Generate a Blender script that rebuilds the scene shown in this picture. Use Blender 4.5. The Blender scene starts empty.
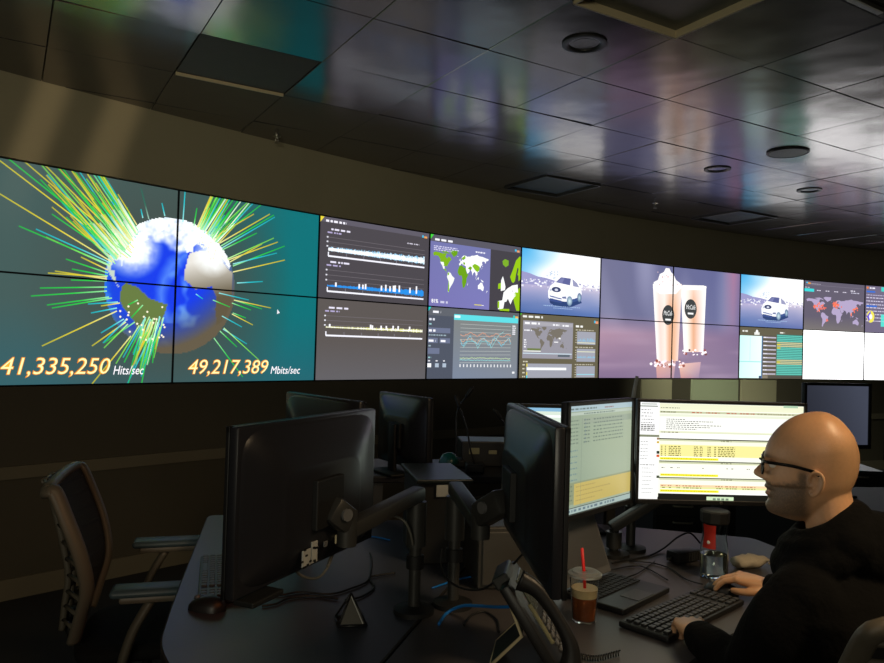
import bpy, bmesh, math, random
from mathutils import Vector, Matrix, noise
from mathutils.geometry import tessellate_polygon
scene = bpy.context.scene
C = scene.collection
rnd = random.Random(7)
PI = math.pi
V = Vector

# ------------------------------------------------------------------ camera
CAM_Z = 1.47
FPX, PITCH, ROLL = 736.0, math.radians(1.10), math.radians(1.657)
_F = V((0, math.cos(PITCH), math.sin(PITCH)))
_U0 = V((0, -math.sin(PITCH), math.cos(PITCH)))
_R0 = V((1, 0, 0))
_R = _R0 * math.cos(ROLL) + _U0 * math.sin(ROLL)
_U = -_R0 * math.sin(ROLL) + _U0 * math.cos(ROLL)
EYE = V((0, 0, CAM_Z))
def ray(px, py):
    return _F + _R * ((px - 442) / FPX) - _U * ((py - 331.5) / FPX)
def at_y(px, py, y):
    d = ray(px, py); return EYE + d * (y / d.y)
def at_z(px, py, z):
    d = ray(px, py); return EYE + d * ((z - CAM_Z) / d.z)
cd = bpy.data.cameras.new('camera'); cam = bpy.data.objects.new('camera', cd); C.objects.link(cam)
cd.sensor_width = 36; cd.lens = 36 * FPX / 884; cd.clip_start = 0.02; cd.clip_end = 100
cam.matrix_world = Matrix(((_R.x, _U.x, -_F.x, 0), (_R.y, _U.y, -_F.y, 0), (_R.z, _U.z, -_F.z, CAM_Z), (0, 0, 0, 1)))
scene.camera = cam

# ------------------------------------------------------------------ materials
def s2l(c):
    return c / 12.92 if c <= 0.04045 else ((c + 0.055) / 1.055) ** 2.4
def rgb(r, g, b):
    return (s2l(r / 255), s2l(g / 255), s2l(b / 255), 1)
MATS = {}
def mat(name, col, rough=0.5, metal=0.0, spec=0.5, vary=0.0, scale=20, bump=0.0, trans=0.0, ior=1.45, alpha=1.0, rvary=0.0, coat=0.0):
    m = bpy.data.materials.new(name); m.use_nodes = True
    nt = m.node_tree; b = nt.nodes['Principled BSDF']
    b.inputs['Base Color'].default_value = col
    b.inputs['Roughness'].default_value = rough
    b.inputs['Metallic'].default_value = metal
    b.inputs['Specular IOR Level'].default_value = spec
    b.inputs['Transmission Weight'].default_value = trans
    b.inputs['IOR'].default_value = ior
    b.inputs['Alpha'].default_value = alpha
    b.inputs['Coat Weight'].default_value = coat
    if vary or bump or rvary:
        tc = nt.nodes.new('ShaderNodeTexCoord'); nz = nt.nodes.new('ShaderNodeTexNoise')
        nz.inputs['Scale'].default_value = scale; nz.inputs['Detail'].default_value = 4
        nt.links.new(tc.outputs['Object'], nz.inputs['Vector'])
        if vary:
            mx = nt.nodes.new('ShaderNodeMix'); mx.data_type = 'RGBA'
            mx.inputs[6].default_value = tuple(max(0, c * (1 - vary)) for c in col[:3]) + (1,)
            mx.inputs[7].default_value = tuple(min(1, c * (1 + vary)) for c in col[:3]) + (1,)
            nt.links.new(nz.outputs['Fac'], mx.inputs[0]); nt.links.new(mx.outputs[2], b.inputs['Base Color'])
        if rvary:
            mr = nt.nodes.new('ShaderNodeMapRange')
            mr.inputs['To Min'].default_value = max(0, rough - rvary); mr.inputs['To Max'].default_value = min(1, rough + rvary)
            nt.links.new(nz.outputs['Fac'], mr.inputs['Value']); nt.links.new(mr.outputs['Result'], b.inputs['Roughness'])
        if bump:
            bp = nt.nodes.new('ShaderNodeBump'); bp.inputs['Strength'].default_value = bump; bp.inputs['Distance'].default_value = 0.01
            nt.links.new(nz.outputs['Fac'], bp.inputs['Height']); nt.links.new(bp.outputs['Normal'], b.inputs['Normal'])
    MATS[name] = m
    return m
def screen_mat(name, strength, base=0.02, rough=0.35):
    m = bpy.data.materials.new(name); m.use_nodes = True
    nt = m.node_tree; b = nt.nodes['Principled BSDF']
    b.inputs['Base Color'].default_value = (base, base, base, 1); b.inputs['Roughness'].default_value = rough
    a = nt.nodes.new('ShaderNodeAttribute'); a.attribute_name = 'picture'
    nt.links.new(a.outputs['Color'], b.inputs['Emission Color'])
    b.inputs['Emission Strength'].default_value = strength
    return m
def emit_mat(name, col, strength):
    m = bpy.data.materials.new(name); m.use_nodes = True
    b = m.node_tree.nodes['Principled BSDF']
    b.inputs['Base Color'].default_value = (0.05, 0.05, 0.05, 1)
    b.inputs['Emission Color'].default_value = col; b.inputs['Emission Strength'].default_value = strength
    return m

M_wall = mat('wall_paint', rgb(176, 168, 136), 0.75, vary=0.06, scale=3)
M_wall_low = mat('wall_lower_panel', rgb(84, 78, 64), 0.55, vary=0.08, scale=4)
M_wall_olive = mat('olive_wall_panel', rgb(172, 178, 146), 0.5, vary=0.05, scale=3)
M_trim = mat('rail_paint', rgb(118, 110, 90), 0.5, vary=0.05, scale=6)
M_floor = mat('dark_carpet', rgb(44, 42, 40), 0.95, vary=0.3, scale=180, bump=0.2)
M_black = mat('black_plastic', rgb(26, 26, 27), 0.42, vary=0.1, scale=40)
M_black2 = mat('matte_black_plastic', rgb(20, 20, 20), 0.6, bump=0.05, scale=300)
M_shell = mat('dark_monitor_shell', rgb(34, 34, 38), 0.33, vary=0.08, scale=30, bump=0.02)
M_gray = mat('grey_plastic', rgb(92, 92, 92), 0.5, vary=0.06, scale=30)
M_lgray = mat('light_grey_plastic', rgb(168, 168, 162), 0.5, vary=0.04, scale=30)
M_darkmetal = mat('dark_grey_metal', rgb(66, 66, 64), 0.42, metal=0.5, vary=0.08, scale=40)
M_metal = mat('brushed_metal', rgb(190, 186, 172), 0.3, metal=1.0, rvary=0.1, scale=80)
M_rim = mat('cream_fixture_rim', rgb(214, 198, 158), 0.45, vary=0.05, scale=20)
M_rimmetal = mat('dull_grey_rim', rgb(88, 86, 80), 0.4, metal=0.3, vary=0.05, scale=20)
M_diffuser = mat('unlit_diffuser', rgb(120, 120, 108), 0.35, vary=0.1, scale=60)
M_ventpan = mat('grey_recess_panel', rgb(118, 126, 128), 0.25, vary=0.1, scale=60)
M_desk = mat('blue_grey_laminate', rgb(58, 62, 72), 0.38, vary=0.08, scale=90, bump=0.015)
M_desk2 = mat('grey_laminate', rgb(66, 63, 64), 0.4, vary=0.08, scale=90, bump=0.015)
M_deskedge = mat('dark_edge_band', rgb(40, 38, 38), 0.5)
M_fabric = mat('black_fabric', rgb(24, 24, 24), 0.9, spec=0.2, vary=0.25, scale=120, bump=0.25)
M_hoodie = mat('black_hoodie_fleece', rgb(9, 9, 9), 0.95, spec=0.15, vary=0.25, scale=90, bump=0.3)
M_jeans = mat('dark_trousers', rgb(30, 32, 40), 0.9, vary=0.2, scale=200, bump=0.2)
M_shoe = mat('dark_shoe_leather', rgb(30, 26, 24), 0.5)
M_chairframe = mat('taupe_chair_frame', rgb(92, 86, 74), 0.45, vary=0.05, scale=30)
M_pad = mat('slate_arm_pad', rgb(66, 82, 88), 0.45, vary=0.06, scale=60)
M_cable = mat('black_cable', rgb(24, 24, 24), 0.5)
M_cableg = mat('grey_cable', rgb(96, 94, 86), 0.5)
M_blue = mat('blue_cable', rgb(20, 110, 190), 0.45)
M_clear = mat('clear_plastic', (0.95, 0.97, 0.95, 1), 0.06, trans=1.0, ior=1.2)
M_glass = mat('clear_bottle_plastic', (0.93, 0.97, 0.93, 1), 0.04, trans=1.0, ior=1.25)
M_water = mat('water', (0.9, 0.97, 0.93, 1), 0.0, trans=1.0, ior=1.33)
M_coffee = mat('iced_coffee', rgb(128, 66, 30), 0.25, vary=0.3, scale=60)
M_cream = mat('milk_foam', rgb(205, 182, 140), 0.5, vary=0.08, scale=80)
M_red = mat('red_plastic', rgb(222, 30, 26), 0.4)
M_redlabel = mat('red_label', rgb(170, 36, 24), 0.5, vary=0.2, scale=40)
M_white = mat('white_plastic', rgb(225, 225, 220), 0.45)
M_tissue = mat('white_tissue', rgb(196, 186, 166), 0.85, bump=0.5, scale=40)
M_key = mat('black_key_plastic', rgb(40, 40, 40), 0.4)
M_teal = mat('teal_glass', rgb(18, 74, 70), 0.25)
M_cab = mat('grey_cabinet_steel', rgb(70, 72, 70), 0.45, vary=0.06, scale=20)
M_handle = mat('satin_handle', rgb(196, 190, 168), 0.4, metal=0.3, vary=0.04, scale=60)
M_lid = mat('frosted_lid', (0.85, 0.88, 0.84, 1), 0.35, trans=0.85, ior=1.15)
M_lens = mat('spectacle_lens', (0.9, 0.92, 0.9, 1), 0.02, trans=1.0, ior=1.03)
M_frame = mat('glossy_black_acetate', rgb(14, 14, 14), 0.2)
S_wall = screen_mat('video_wall_picture', 1.15, 0.09, 0.45)
S_hot = screen_mat('bright_video_wall_picture', 2.6, 0.05, 0.45)
S_mon = screen_mat('monitor_picture', 1.2, 0.02, 0.3)

# ------------------------------------------------------------------ helpers
def tag(o, label=None, cat=None, group=None, kind=None):
    if label: o['label'] = label
    if cat: o['category'] = cat
    if group: o['group'] = group
    if kind: o['kind'] = kind
    return o
def empty(name, loc, rz=0.0, label=None, cat=None, group=None, rot=None):
    o = bpy.data.objects.new(name, None); C.objects.link(o)
    o.location = loc; o.empty_display_size = 0.05
    o.rotation_euler = rot if rot else (0, 0, rz)
    return tag(o, label, cat, group)
def link(name, me, m, parent=None, smooth=False):
    o = bpy.data.objects.new(name, me); C.objects.link(o)
    if m is not None:
        me.materials.clear(); me.materials.append(m)
    if parent: o.parent = parent
    if smooth:
        me.polygons.foreach_set('use_smooth', [True] * len(me.polygons))
    return o
def rotm(rx=0, ry=0, rz=0):
    return Matrix.Rotation(rz, 3, 'Z') @ Matrix.Rotation(ry, 3, 'Y') @ Matrix.Rotation(rx, 3, 'X')
def catmull(pts, n):
    pts = [V(p) for p in pts]
    out = []
    for i in range(len(pts) - 1):
        p0 = pts[max(i - 1, 0)]; p1 = pts[i]; p2 = pts[i + 1]; p3 = pts[min(i + 2, len(pts) - 1)]
        for k in range(n):
            t = k / n
            out.append(0.5 * ((2 * p1) + (-p0 + p2) * t + (2 * p0 - 5 * p1 + 4 * p2 - p3) * t * t + (-p0 + 3 * p1 - 3 * p2 + p3) * t ** 3))
    out.append(pts[-1])
    return out
class MB:
    def __init__(s): s.v = []; s.f = []
    def add(s, vs, fs):
        n = len(s.v); s.v += [tuple(v) for v in vs]; s.f += [tuple(i + n for i in f) for f in fs]
    def box(s, c, size, R=None, bev=0.0):
        if bev > 0:
            bm = bmesh.new(); bmesh.ops.create_cube(bm, size=1)
            for v in bm.verts: v.co = V((v.co.x * size[0], v.co.y * size[1], v.co.z * size[2]))
            bmesh.ops.bevel(bm, geom=bm.edges[:], offset=min(bev, 0.49 * min(size)), segments=2, profile=0.5, affect='EDGES')
            vs = [v.co.copy() for v in bm.verts]; bm.verts.index_update()
            fs = [[v.index for v in f.verts] for f in bm.faces]; bm.free()
        else:
            x, y, z = size[0] / 2, size[1] / 2, size[2] / 2
            vs = [V(p) for p in ((-x, -y, -z), (x, -y, -z), (x, y, -z), (-x, y, -z), (-x, -y, z), (x, -y, z), (x, y, z), (-x, y, z))]
            fs = [(0, 3, 2, 1), (4, 5, 6, 7), (0, 1, 5, 4), (1, 2, 6, 5), (2, 3, 7, 6), (3, 0, 4, 7)]
        c = V(c)
        s.add([(R @ v if R else v) + c for v in vs], fs); return s
    def tube(s, pts, r, seg=10, caps=True, flat=None):
        """sweep a circle (radius number or list) along points"""
        pts = [V(p) for p in pts]; n = len(pts)
        rs = r if isinstance(r, (list, tuple)) else [r] * n
        t0 = (pts[1] - pts[0]).normalized()
        up = V((0, 0, 1)) if abs(t0.z) < 0.9 else V((1, 0, 0))
        a = t0.cross(up).normalized(); vs = []
        for i, p in enumerate(pts):
            t = (pts[min(i + 1, n - 1)] - pts[max(i - 1, 0)]).normalized()
            a = (a - t * a.dot(t)).normalized(); b = t.cross(a)
            fa, fb = flat if flat else (1, 1)
            for k in range(seg):
                th = 2 * PI * k / seg
                vs.append(p + a * (math.cos(th) * rs[i] * fa) + b * (math.sin(th) * rs[i] * fb))
        fs = []
        for i in range(n - 1):
            for k in range(seg):
                k2 = (k + 1) % seg
                fs.append((i * seg + k, i * seg + k2, (i + 1) * seg + k2, (i + 1) * seg + k))
        if caps:
            fs.append(tuple(range(seg - 1, -1, -1))); fs.append(tuple((n - 1) * seg + k for k in range(seg)))
        s.add(vs, fs); return s
    def lathe(s, prof, seg=24, o=(0, 0, 0), R=None, close=False):
        vs = []; fs = []; o = V(o)
        for (r, z) in prof:
            for k in range(seg):
                th = 2 * PI * k / seg; v = V((r * math.cos(th), r * math.sin(th), z))
                vs.append((R @ v if R else v) + o)
        n = len(prof)
        for i in range(n - 1):
            for k in range(seg):
                k2 = (k + 1) % seg
                fs.append((i * seg + k, i * seg + k2, (i + 1) * seg + k2, (i + 1) * seg + k))
        if close:
            fs.append(tuple(range(seg - 1, -1, -1))); fs.append(tuple((n - 1) * seg + k for k in range(seg)))
        s.add(vs, fs); return s
    def loft(s, rings, caps=True):
        n = len(rings[0]); vs = [p for r in rings for p in r]; fs = []
        for i in range(len(rings) - 1):
            for k in range(n):
                k2 = (k + 1) % n
                fs.append((i * n + k, i * n + k2, (i + 1) * n + k2, (i + 1) * n + k))
        if caps:
            fs.append(tuple(range(n - 1, -1, -1))); fs.append(tuple((len(rings) - 1) * n + k for k in range(n)))
        s.add(vs, fs); return s
    def prism(s, poly, z0, z1):
        n = len(poly); vs = [V((p[0], p[1], z0)) for p in poly] + [V((p[0], p[1], z1)) for p in poly]
        fs = []
        for t in tessellate_polygon([[V((p[0], p[1], 0)) for p in poly]]):
            a, b, c = t
            pa, pb, pc = poly[a], poly[b], poly[c]
            if (pb[0] - pa[0]) * (pc[1] - pa[1]) - (pb[1] - pa[1]) * (pc[0] - pa[0]) < 0: b, c = c, b
            fs.append((a + n, b + n, c + n)); fs.append((a, c, b))
        for k in range(n):
            k2 = (k + 1) % n; fs.append((k, k2, k2 + n, k + n))
        s.add(vs, fs); return s
    def sphere(s, c, r, seg=16, rings=10, sc=(1, 1, 1), R=None):
        c = V(c); vs = []; fs = []
        for i in range(rings + 1):
            ph = PI * i / rings
            for k in range(seg):
                th = 2 * PI * k / seg
                v = V((math.sin(ph) * math.cos(th) * sc[0], math.sin(ph) * math.sin(th) * sc[1], -math.cos(ph) * sc[2])) * r
                vs.append((R @ v if R else v) + c)
        for i in range(rings):
            for k in range(seg):
                k2 = (k + 1) % seg
                fs.append((i * seg + k, i * seg + k2, (i + 1) * seg + k2, (i + 1) * seg + k))
        s.add(vs, fs); return s
    def mesh(s, name):
        me = bpy.data.meshes.new(name); me.from_pydata(s.v, [], s.f); me.validate()
        bm = bmesh.new(); bm.from_mesh(me); bmesh.ops.remove_doubles(bm, verts=bm.verts, dist=1e-6)
        bmesh.ops.recalc_face_normals(bm, faces=bm.faces); bm.to_mesh(me); bm.free()
        return me
    def build(s, name, m, parent=None, smooth=False, angle=None):
        me = s.mesh(name)
        o = link(name, me, m, parent, smooth)
        if smooth and angle is not None:
            try: me.set_sharp_from_angle(angle=math.radians(angle))
            except Exception: pass
        return o
def copy_tree(o, parent=None):
    c = o.copy(); C.objects.link(c)
    if parent: c.parent = parent
    for ch in list(o.children): copy_tree(ch, c)
    return c
def cable(name, pts, r, m, label, group=None, n=8):
    o = MB().tube(catmull(pts, n), r, 7).build(name, m, None, True)
    return tag(o, label, 'cable', group)

# ------------------------------------------------------------------ pictures for screens
_textcache = {}
def text_tris(s, shear=0.0, bold=0.0):
    k = (s, shear, bold)
    if k in _textcache: return _textcache[k]
    cu = bpy.data.curves.new('t', 'FONT'); cu.body = s; cu.shear = shear; cu.offset = bold; cu.resolution_u = 3
    o = bpy.data.objects.new('t', cu); C.objects.link(o)
    dg = bpy.context.evaluated_depsgraph_get(); dg.update()
    me = o.evaluated_get(dg).to_mesh(); me.calc_loop_triangles()
    tr = [[(me.vertices[i].co.x, me.vertices[i].co.y) for i in t.vertices] for t in me.loop_triangles]
    w = max([p[0] for t in tr for p in t] or [1])
    o.evaluated_get(dg).to_mesh_clear(); bpy.data.objects.remove(o); bpy.data.curves.remove(cu)
    _textcache[k] = (tr, w)
    return _textcache[k]
def lin(c): return (s2l(c[0] / 255), s2l(c[1] / 255), s2l(c[2] / 255))
def mixc(a, b, t): return tuple(a[i] + (b[i] - a[i]) * t for i in range(3))
class Pic:
    """flat picture in metres, x to the right, y up; colours are display colours 0-255"""
    def __init__(s, w, h): s.w = w; s.h = h; s.p = []
    def poly(s, pts, col, layer=1):
        n = len(pts)
        cols = [lin(c) for c in col] if isinstance(col[0], (tuple, list)) else [lin(col)] * n
        if n <= 3:
            s.p.append((list(pts), cols, layer)); return
        for t in tessellate_polygon([[V((p[0], p[1], 0)) for p in pts]]):
            s.p.append(([pts[i] for i in t], [cols[i] for i in t], layer))
    def rect(s, x0, y0, x1, y1, col, layer=1): # col single or (bl, br, tr, tl)
        cols = [lin(c) for c in col] if isinstance(col[0], (tuple, list)) else [lin(col)] * 4
        s.p.append(([(x0, y0), (x1, y0), (x1, y1), (x0, y1)], cols, layer))
    def line(s, a, b, w, c0, c1=None, layer=2):
        dx, dy = b[0] - a[0], b[1] - a[1]; L = math.hypot(dx, dy) or 1
        nx, ny = -dy / L * w / 2, dx / L * w / 2
        c0 = lin(c0); c1 = lin(c1) if c1 else c0
        s.p.append(([(a[0] - nx, a[1] - ny), (a[0] + nx, a[1] + ny), (b[0] + nx, b[1] + ny), (b[0] - nx, b[1] - ny)], [c0, c0, c1, c1], layer))
    def pline(s, pts, w, col, layer=2):
        for a, b in zip(pts, pts[1:]): s.line(a, b, w, col, None, layer)
    def grid(s, x0, y0, x1, y1, nx, ny, fn, layer=0):
        c = [[fn(x0 + (x1 - x0) * i / nx, y0 + (y1 - y0) * j / ny) for i in range(nx + 1)] for j in range(ny + 1)]
        for j in range(ny):
            for i in range(nx):
                q = (c[j][i], c[j][i + 1], c[j + 1][i + 1], c[j + 1][i])
                if None in q: continue
                xa, xb = x0 + (x1 - x0) * i / nx, x0 + (x1 - x0) * (i + 1) / nx
                ya, yb = y0 + (y1 - y0) * j / ny, y0 + (y1 - y0) * (j + 1) / ny
                s.p.append(([(xa, ya), (xb, ya), (xb, yb), (xa, yb)], [lin(k) for k in q], layer))
    def disc(s, cx, cy, rx, ry, col, layer=2, n=24, rim=None):
        cl, rl = lin(col), lin(rim) if rim else lin(col)
        for k in range(n):
            a, b = 2 * PI * k / n, 2 * PI * (k + 1) / n
            s.p.append(([(cx, cy), (cx + rx * math.cos(a), cy + ry * math.sin(a)), (cx + rx * math.cos(b), cy + ry * math.sin(b))], [cl, rl, rl], layer))
    def text(s, t, x, y, size, col, layer=3, shear=0.0, bold=0.0, width=None):
        tr, w = text_tris(t, shear, bold)
        kx = width / w if width else size
        for q in tr:
            s.p.append(([(x + p[0] * kx, y + p[1] * size) for p in q], [lin(col)] * 3, layer))
    def greek(s, x, y, w, h, col, seed=0, layer=2, fill=0.8):
        r = random.Random(seed); p = x
        while p < x + w:
            L = r.uniform(1.2, 5) * h
            if p + L > x + w: L = x + w - p
            s.rect(p, y, p + L * fill, y + h, col, layer); p += L + 0.35 * h
    def mesh(s, name, x0, y0, x1, y1, flip=False):
        """geometry clipped to the window, centred on x, y from the window's bottom"""
        vs = []; fs = []; cl = []
        for pts, cols, layer in s.p:
            xs = [p[0] for p in pts]; ys = [p[1] for p in pts]
            if max(xs) <= x0 or min(xs) >= x1 or max(ys) <= y0 or min(ys) >= y1: continue
            q = [(p[0], p[1], *c) for p, c in zip(pts, cols)]
            if min(xs) < x0 or max(xs) > x1 or min(ys) < y0 or max(ys) > y1:
                for ax, lim, sg in ((0, x0, 1), (0, x1, -1), (1, y0, 1), (1, y1, -1)):
                    o = []
                    for a, b in zip(q, q[1:] + q[:1]):
                        da, db = (a[ax] - lim) * sg, (b[ax] - lim) * sg
                        if da >= 0: o.append(a)
                        if (da >= 0) != (db >= 0):
                            t = da / (da - db); o.append(tuple(a[i] + (b[i] - a[i]) * t for i in range(5)))
                    q = o
                    if len(q) < 3: break
                if len(q) < 3: continue
            area = sum(a[0] * b[1] - b[0] * a[1] for a, b in zip(q, q[1:] + q[:1]))
            if abs(area) < 1e-10: continue
            if area < 0: q = q[::-1]
            n = len(vs)
            for a in q:
                vs.append((a[0] - (x0 + x1) / 2, -layer * 0.00035, a[1] - y0)); cl += [a[2], a[3], a[4], 1.0]
            fs.append(tuple(range(n, n + len(q))))
        me = bpy.data.meshes.new(name); me.from_pydata(vs, [], fs)
        ca = me.color_attributes.new('picture', 'FLOAT_COLOR', 'POINT'); ca.data.foreach_set('color', cl)
        return me

LAND = {
 'namerica': [(-168,66),(-156,71),(-128,70),(-110,68),(-95,70),(-85,68),(-94,60),(-82,54),(-78,60),(-65,59),(-56,52),(-66,46),(-70,42),(-76,36),(-81,30),(-80,25),(-84,30),(-97,28),(-97,20),(-90,21),(-87,16),(-83,9),(-80,8),(-85,11),(-95,16),(-105,20),(-112,30),(-118,34),(-124,41),(-124,48),(-135,58),(-152,60),(-162,57)],
 'greenland': [(-55,82),(-20,82),(-22,70),(-43,60),(-54,68),(-68,77)],
 'arctic': [(-120,74),(-90,77),(-75,73),(-62,66),(-80,70),(-108,71)],
 'samerica': [(-78,8),(-72,12),(-60,9),(-50,0),(-35,-6),(-39,-15),(-48,-26),(-58,-35),(-64,-42),(-69,-53),(-74,-50),(-71,-30),(-71,-18),(-81,-5)],
 'africa': [(-16,20),(-10,31),(-5,36),(10,37),(20,32),(32,31),(37,20),(43,12),(51,11),(40,-4),(40,-15),(33,-27),(26,-34),(18,-34),(12,-17),(13,-5),(9,4),(-8,4),(-17,13)],
 'eurasia': [(-9,37),(-9,43),(-1,44),(-4,48),(3,51),(8,54),(8,57),(12,55),(20,55),(24,59),(28,60),(22,61),(25,65),(21,65),(17,60),(13,56),(6,58),(5,62),(15,69),(28,71),(41,67),(45,68),(60,69),(70,73),(80,73),(105,78),(115,74),(140,73),(160,70),(180,68),(178,63),(163,60),(162,55),(156,52),(155,58),(142,59),(135,54),(140,48),(130,42),(127,35),(122,39),(120,33),(121,28),(115,22),(108,21),(109,13),(105,9),(100,13),(103,2),(98,9),(97,16),(90,22),(80,15),(77,8),(73,19),(67,25),(57,26),(51,29),(56,25),(59,22),(52,16),(44,13),(38,22),(34,29),(35,36),(27,37),(26,40),(22,37),(19,42),(13,45),(18,40),(15,38),(10,44),(3,42),(-1,37)],
 'britain': [(-5,50),(1,51),(-1,54),(-3,58),(-6,57),(-3,54)],
 'ireland': [(-10,52),(-6,52),(-6,55),(-9,54)],
 'iceland': [(-24,65),(-14,65),(-18,63.5)],
 'australia': [(114,-22),(122,-18),(130,-12),(137,-12),(141,-11),(146,-19),(153,-26),(150,-37),(143,-39),(135,-34),(124,-33),(115,-34)],
 'borneo': [(109,1),(117,6),(118,0),(114,-4)], 'sumatra': [(95,5),(105,-4),(104,-6),(97,2)], 'guinea': [(131,-1),(147,-6),(150,-10),(138,-8)],
 'japan': [(130,32),(137,35),(141,41),(144,44),(141,45),(138,37)], 'zealand': [(167,-46),(174,-41),(178,-38),(173,-36),(172,-41)], 'madagascar': [(44,-25),(50,-16),(47,-25)],
}
def worldmap(pic, x0, y0, x1, y1, colf, layer=2, lat0=-56, lat1=80):
    def f(p): return (x0 + (x1 - x0) * (p[0] + 170) / 350, y0 + (y1 - y0) * (p[1] - lat0) / (lat1 - lat0))
    for n, pts in LAND.items(): pic.poly([f(p) for p in pts], colf(n), layer)
    return f
def inside(pt, poly):
    x, y = pt; r = False
    for (x1, y1), (x2, y2) in zip(poly, poly[1:] + poly[:1]):
        if (y1 > y) != (y2 > y) and x < (x2 - x1) * (y - y1) / (y2 - y1) + x1: r = not r
    return r

# ------------------------------------------------------------------ room
PW, PH = 1.1121, 0.6275
Z0 = 1.1778                      # bottom edge of the video wall
CEIL = 2.904
HEAD = [math.radians(a) for a in (47.0, 45.0, 42.2, 39.1, 35.9, 32.1, 29.0, 26.0, 23.1, 20.4)]
B = [None] * 11
B[1] = V((-1.7385, 4.772, 0))
for k in range(1, 10): B[k + 1] = B[k] + V((math.cos(HEAD[k]), math.sin(HEAD[k]), 0)) * PW
B[0] = B[1] - V((math.cos(HEAD[0]), math.sin(HEAD[0]), 0)) * PW
def wall_hit(px, py, col):
    d = ray(px, py); a = HEAD[col]; n = V((math.sin(a), -math.cos(a), 0))
    t = (B[col] - EYE).dot(n) / d.dot(n); q = EYE + d * t
    return (q - B[col]).dot(V((math.cos(a), math.sin(a), 0))), q.z - Z0
def wall_uv(px, py, c0=None, cols=None):
    """point of the video wall seen at a photo pixel -> metres along the picture that starts at column c0"""
    best = None
    for k in (cols or range(10)):
        s, v = wall_hit(px, py, k)
        miss = max(0, -s, s - PW)
        if best is None or miss < best[0] - 1e-9: best = (miss, k, s, v)
    _, k, s, v = best
    return ((k - (c0 if c0 is not None else k)) * PW + s, v)

def extend(p, a, L): return p + V((math.cos(a), math.sin(a), 0)) * L
line = [extend(B[0], math.radians(52), -1.6), extend(B[0], math.radians(49), -0.75)] + B + [extend(B[10], math.radians(17), 1.2), extend(B[10], math.radians(14), 2.6)]
def strip(mb, pl, z0, z1, d0, d1):
    """wall strip along the polyline: front face d0 in front of the line, back face d1 behind"""
    nr = []
    for i, p in enumerate(pl):
        t = (pl[min(i + 1, len(pl) - 1)] - pl[max(i - 1, 0)]).normalized(); nr.append(V((t.y, -t.x, 0)))
    rings = []
    for p, n in zip(pl, nr):
        f = p + n * d0; b = p - n * d1
        rings.append([V((f.x, f.y, z0)), V((f.x, f.y, z1)), V((b.x, b.y, z1)), V((b.x, b.y, z0))])
    mb.loft(rings)
mb = MB(); strip(mb, line, Z0 + 2 * PH + 0.004, CEIL + 0.06, 0.012, 0.2)
strip(mb, line[:3], Z0 - 0.004, Z0 + 2 * PH + 0.004, 0.012, 0.2); strip(mb, line[-3:], Z0 - 0.004, Z0 + 2 * PH + 0.004, 0.012, 0.2)
wl = mb.build('wall_front', M_wall); tag(wl, kind='structure')
mb = MB(); strip(mb, line, 0, Z0 - 0.004, 0.012, 0.2)
tag(mb.build('wall_front_lower', M_wall_low), kind='structure')
mb = MB(); strip(mb, line, 0.665, 0.735, 0.035, -0.01)
tag(mb.build('trim_1', M_trim), kind='structure')
mb = MB(); strip(mb, line, 0.0, 0.115, 0.03, -0.01)
tag(mb.build('baseboard_front', M_trim), kind='structure')
mb = MB(); mb.box((1.5, 5.0, -0.05), (15, 18, 0.1))
tag(mb.build('floor', M_floor), kind='structure')
# lighter olive wall panels below the screens on the far side
for i, (c, s0, s1, z0, m) in enumerate(((5, 0.62, 1.10, 0.76, M_wall), (6, 0.30, 1.08, 0.76, M_wall_olive), (7, 0.02, 0.62, 0.76, M_wall))):
    a = HEAD[c]; o = B[c] + V((math.cos(a), math.sin(a), 0)) * ((s0 + s1) / 2)
    p = MB().box((0, -0.02, 0), (s1 - s0, 0.016, Z0 - 0.012 - z0)).build('trim_%d' % (i + 2), m)
    p.location = (o.x, o.y, (Z0 - 0.012 + z0) / 2); p.rotation_euler = (0, 0, a); tag(p, kind='structure')

# ceiling: glossy dark metal tiles, each hanging a hair out of true
T = 0.6103; GY = math.radians(30.69); GO = V((0.496, 3.007, 0))
GA = V((math.cos(GY), math.sin(GY), 0)); GB = V((-math.sin(GY), math.cos(GY), 0))
def gp(i, j, z=CEIL): q = GO + GA * (T * j) + GB * (T * i); return V((q.x, q.y, z))
mt = bpy.data.materials.new('dark_metal_ceiling_tile'); mt.use_nodes = True
nt = mt.node_tree; b = nt.nodes['Principled BSDF']
b.inputs['Base Color'].default_value = rgb(122, 117, 117); b.inputs['Metallic'].default_value = 0.78
b.inputs['Roughness'].default_value = 0.27; b.inputs['Specular IOR Level'].default_value = 0.6
tc = nt.nodes.new('ShaderNodeTexCoord'); n1 = nt.nodes.new('ShaderNodeTexNoise'); n1.inputs['Scale'].default_value = 2.2; n1.inputs['Detail'].default_value = 2
n2 = nt.nodes.new('ShaderNodeTexNoise'); n2.inputs['Scale'].default_value = 160
bp = nt.nodes.new('ShaderNodeBump'); bp.inputs['Strength'].default_value = 0.30; bp.inputs['Distance'].default_value = 0.02
bp2 = nt.nodes.new('ShaderNodeBump'); bp2.inputs['Strength'].default_value = 0.05; bp2.inputs['Distance'].default_value = 0.002
nt.links.new(tc.outputs['Object'], n1.inputs['Vector']); nt.links.new(tc.outputs['Object'], n2.inputs['Vector'])
nt.links.new(n1.outputs['Fac'], bp.inputs['Height']); nt.links.new(n2.outputs['Fac'], bp2.inputs['Height'])
nt.links.new(bp.outputs['Normal'], bp2.inputs['Normal']); nt.links.new(bp2.outputs['Normal'], b.inputs['Normal'])
mr = nt.nodes.new('ShaderNodeMapRange'); mr.inputs['To Min'].default_value = 0.14; mr.inputs['To Max'].default_value = 0.21
nt.links.new(n1.outputs['Fac'], mr.inputs['Value']); nt.links.new(mr.outputs['Result'], b.inputs['Roughness'])
HOLES = {(-1, 0), (4, 3), (4, 7), (2, -2)}
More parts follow.
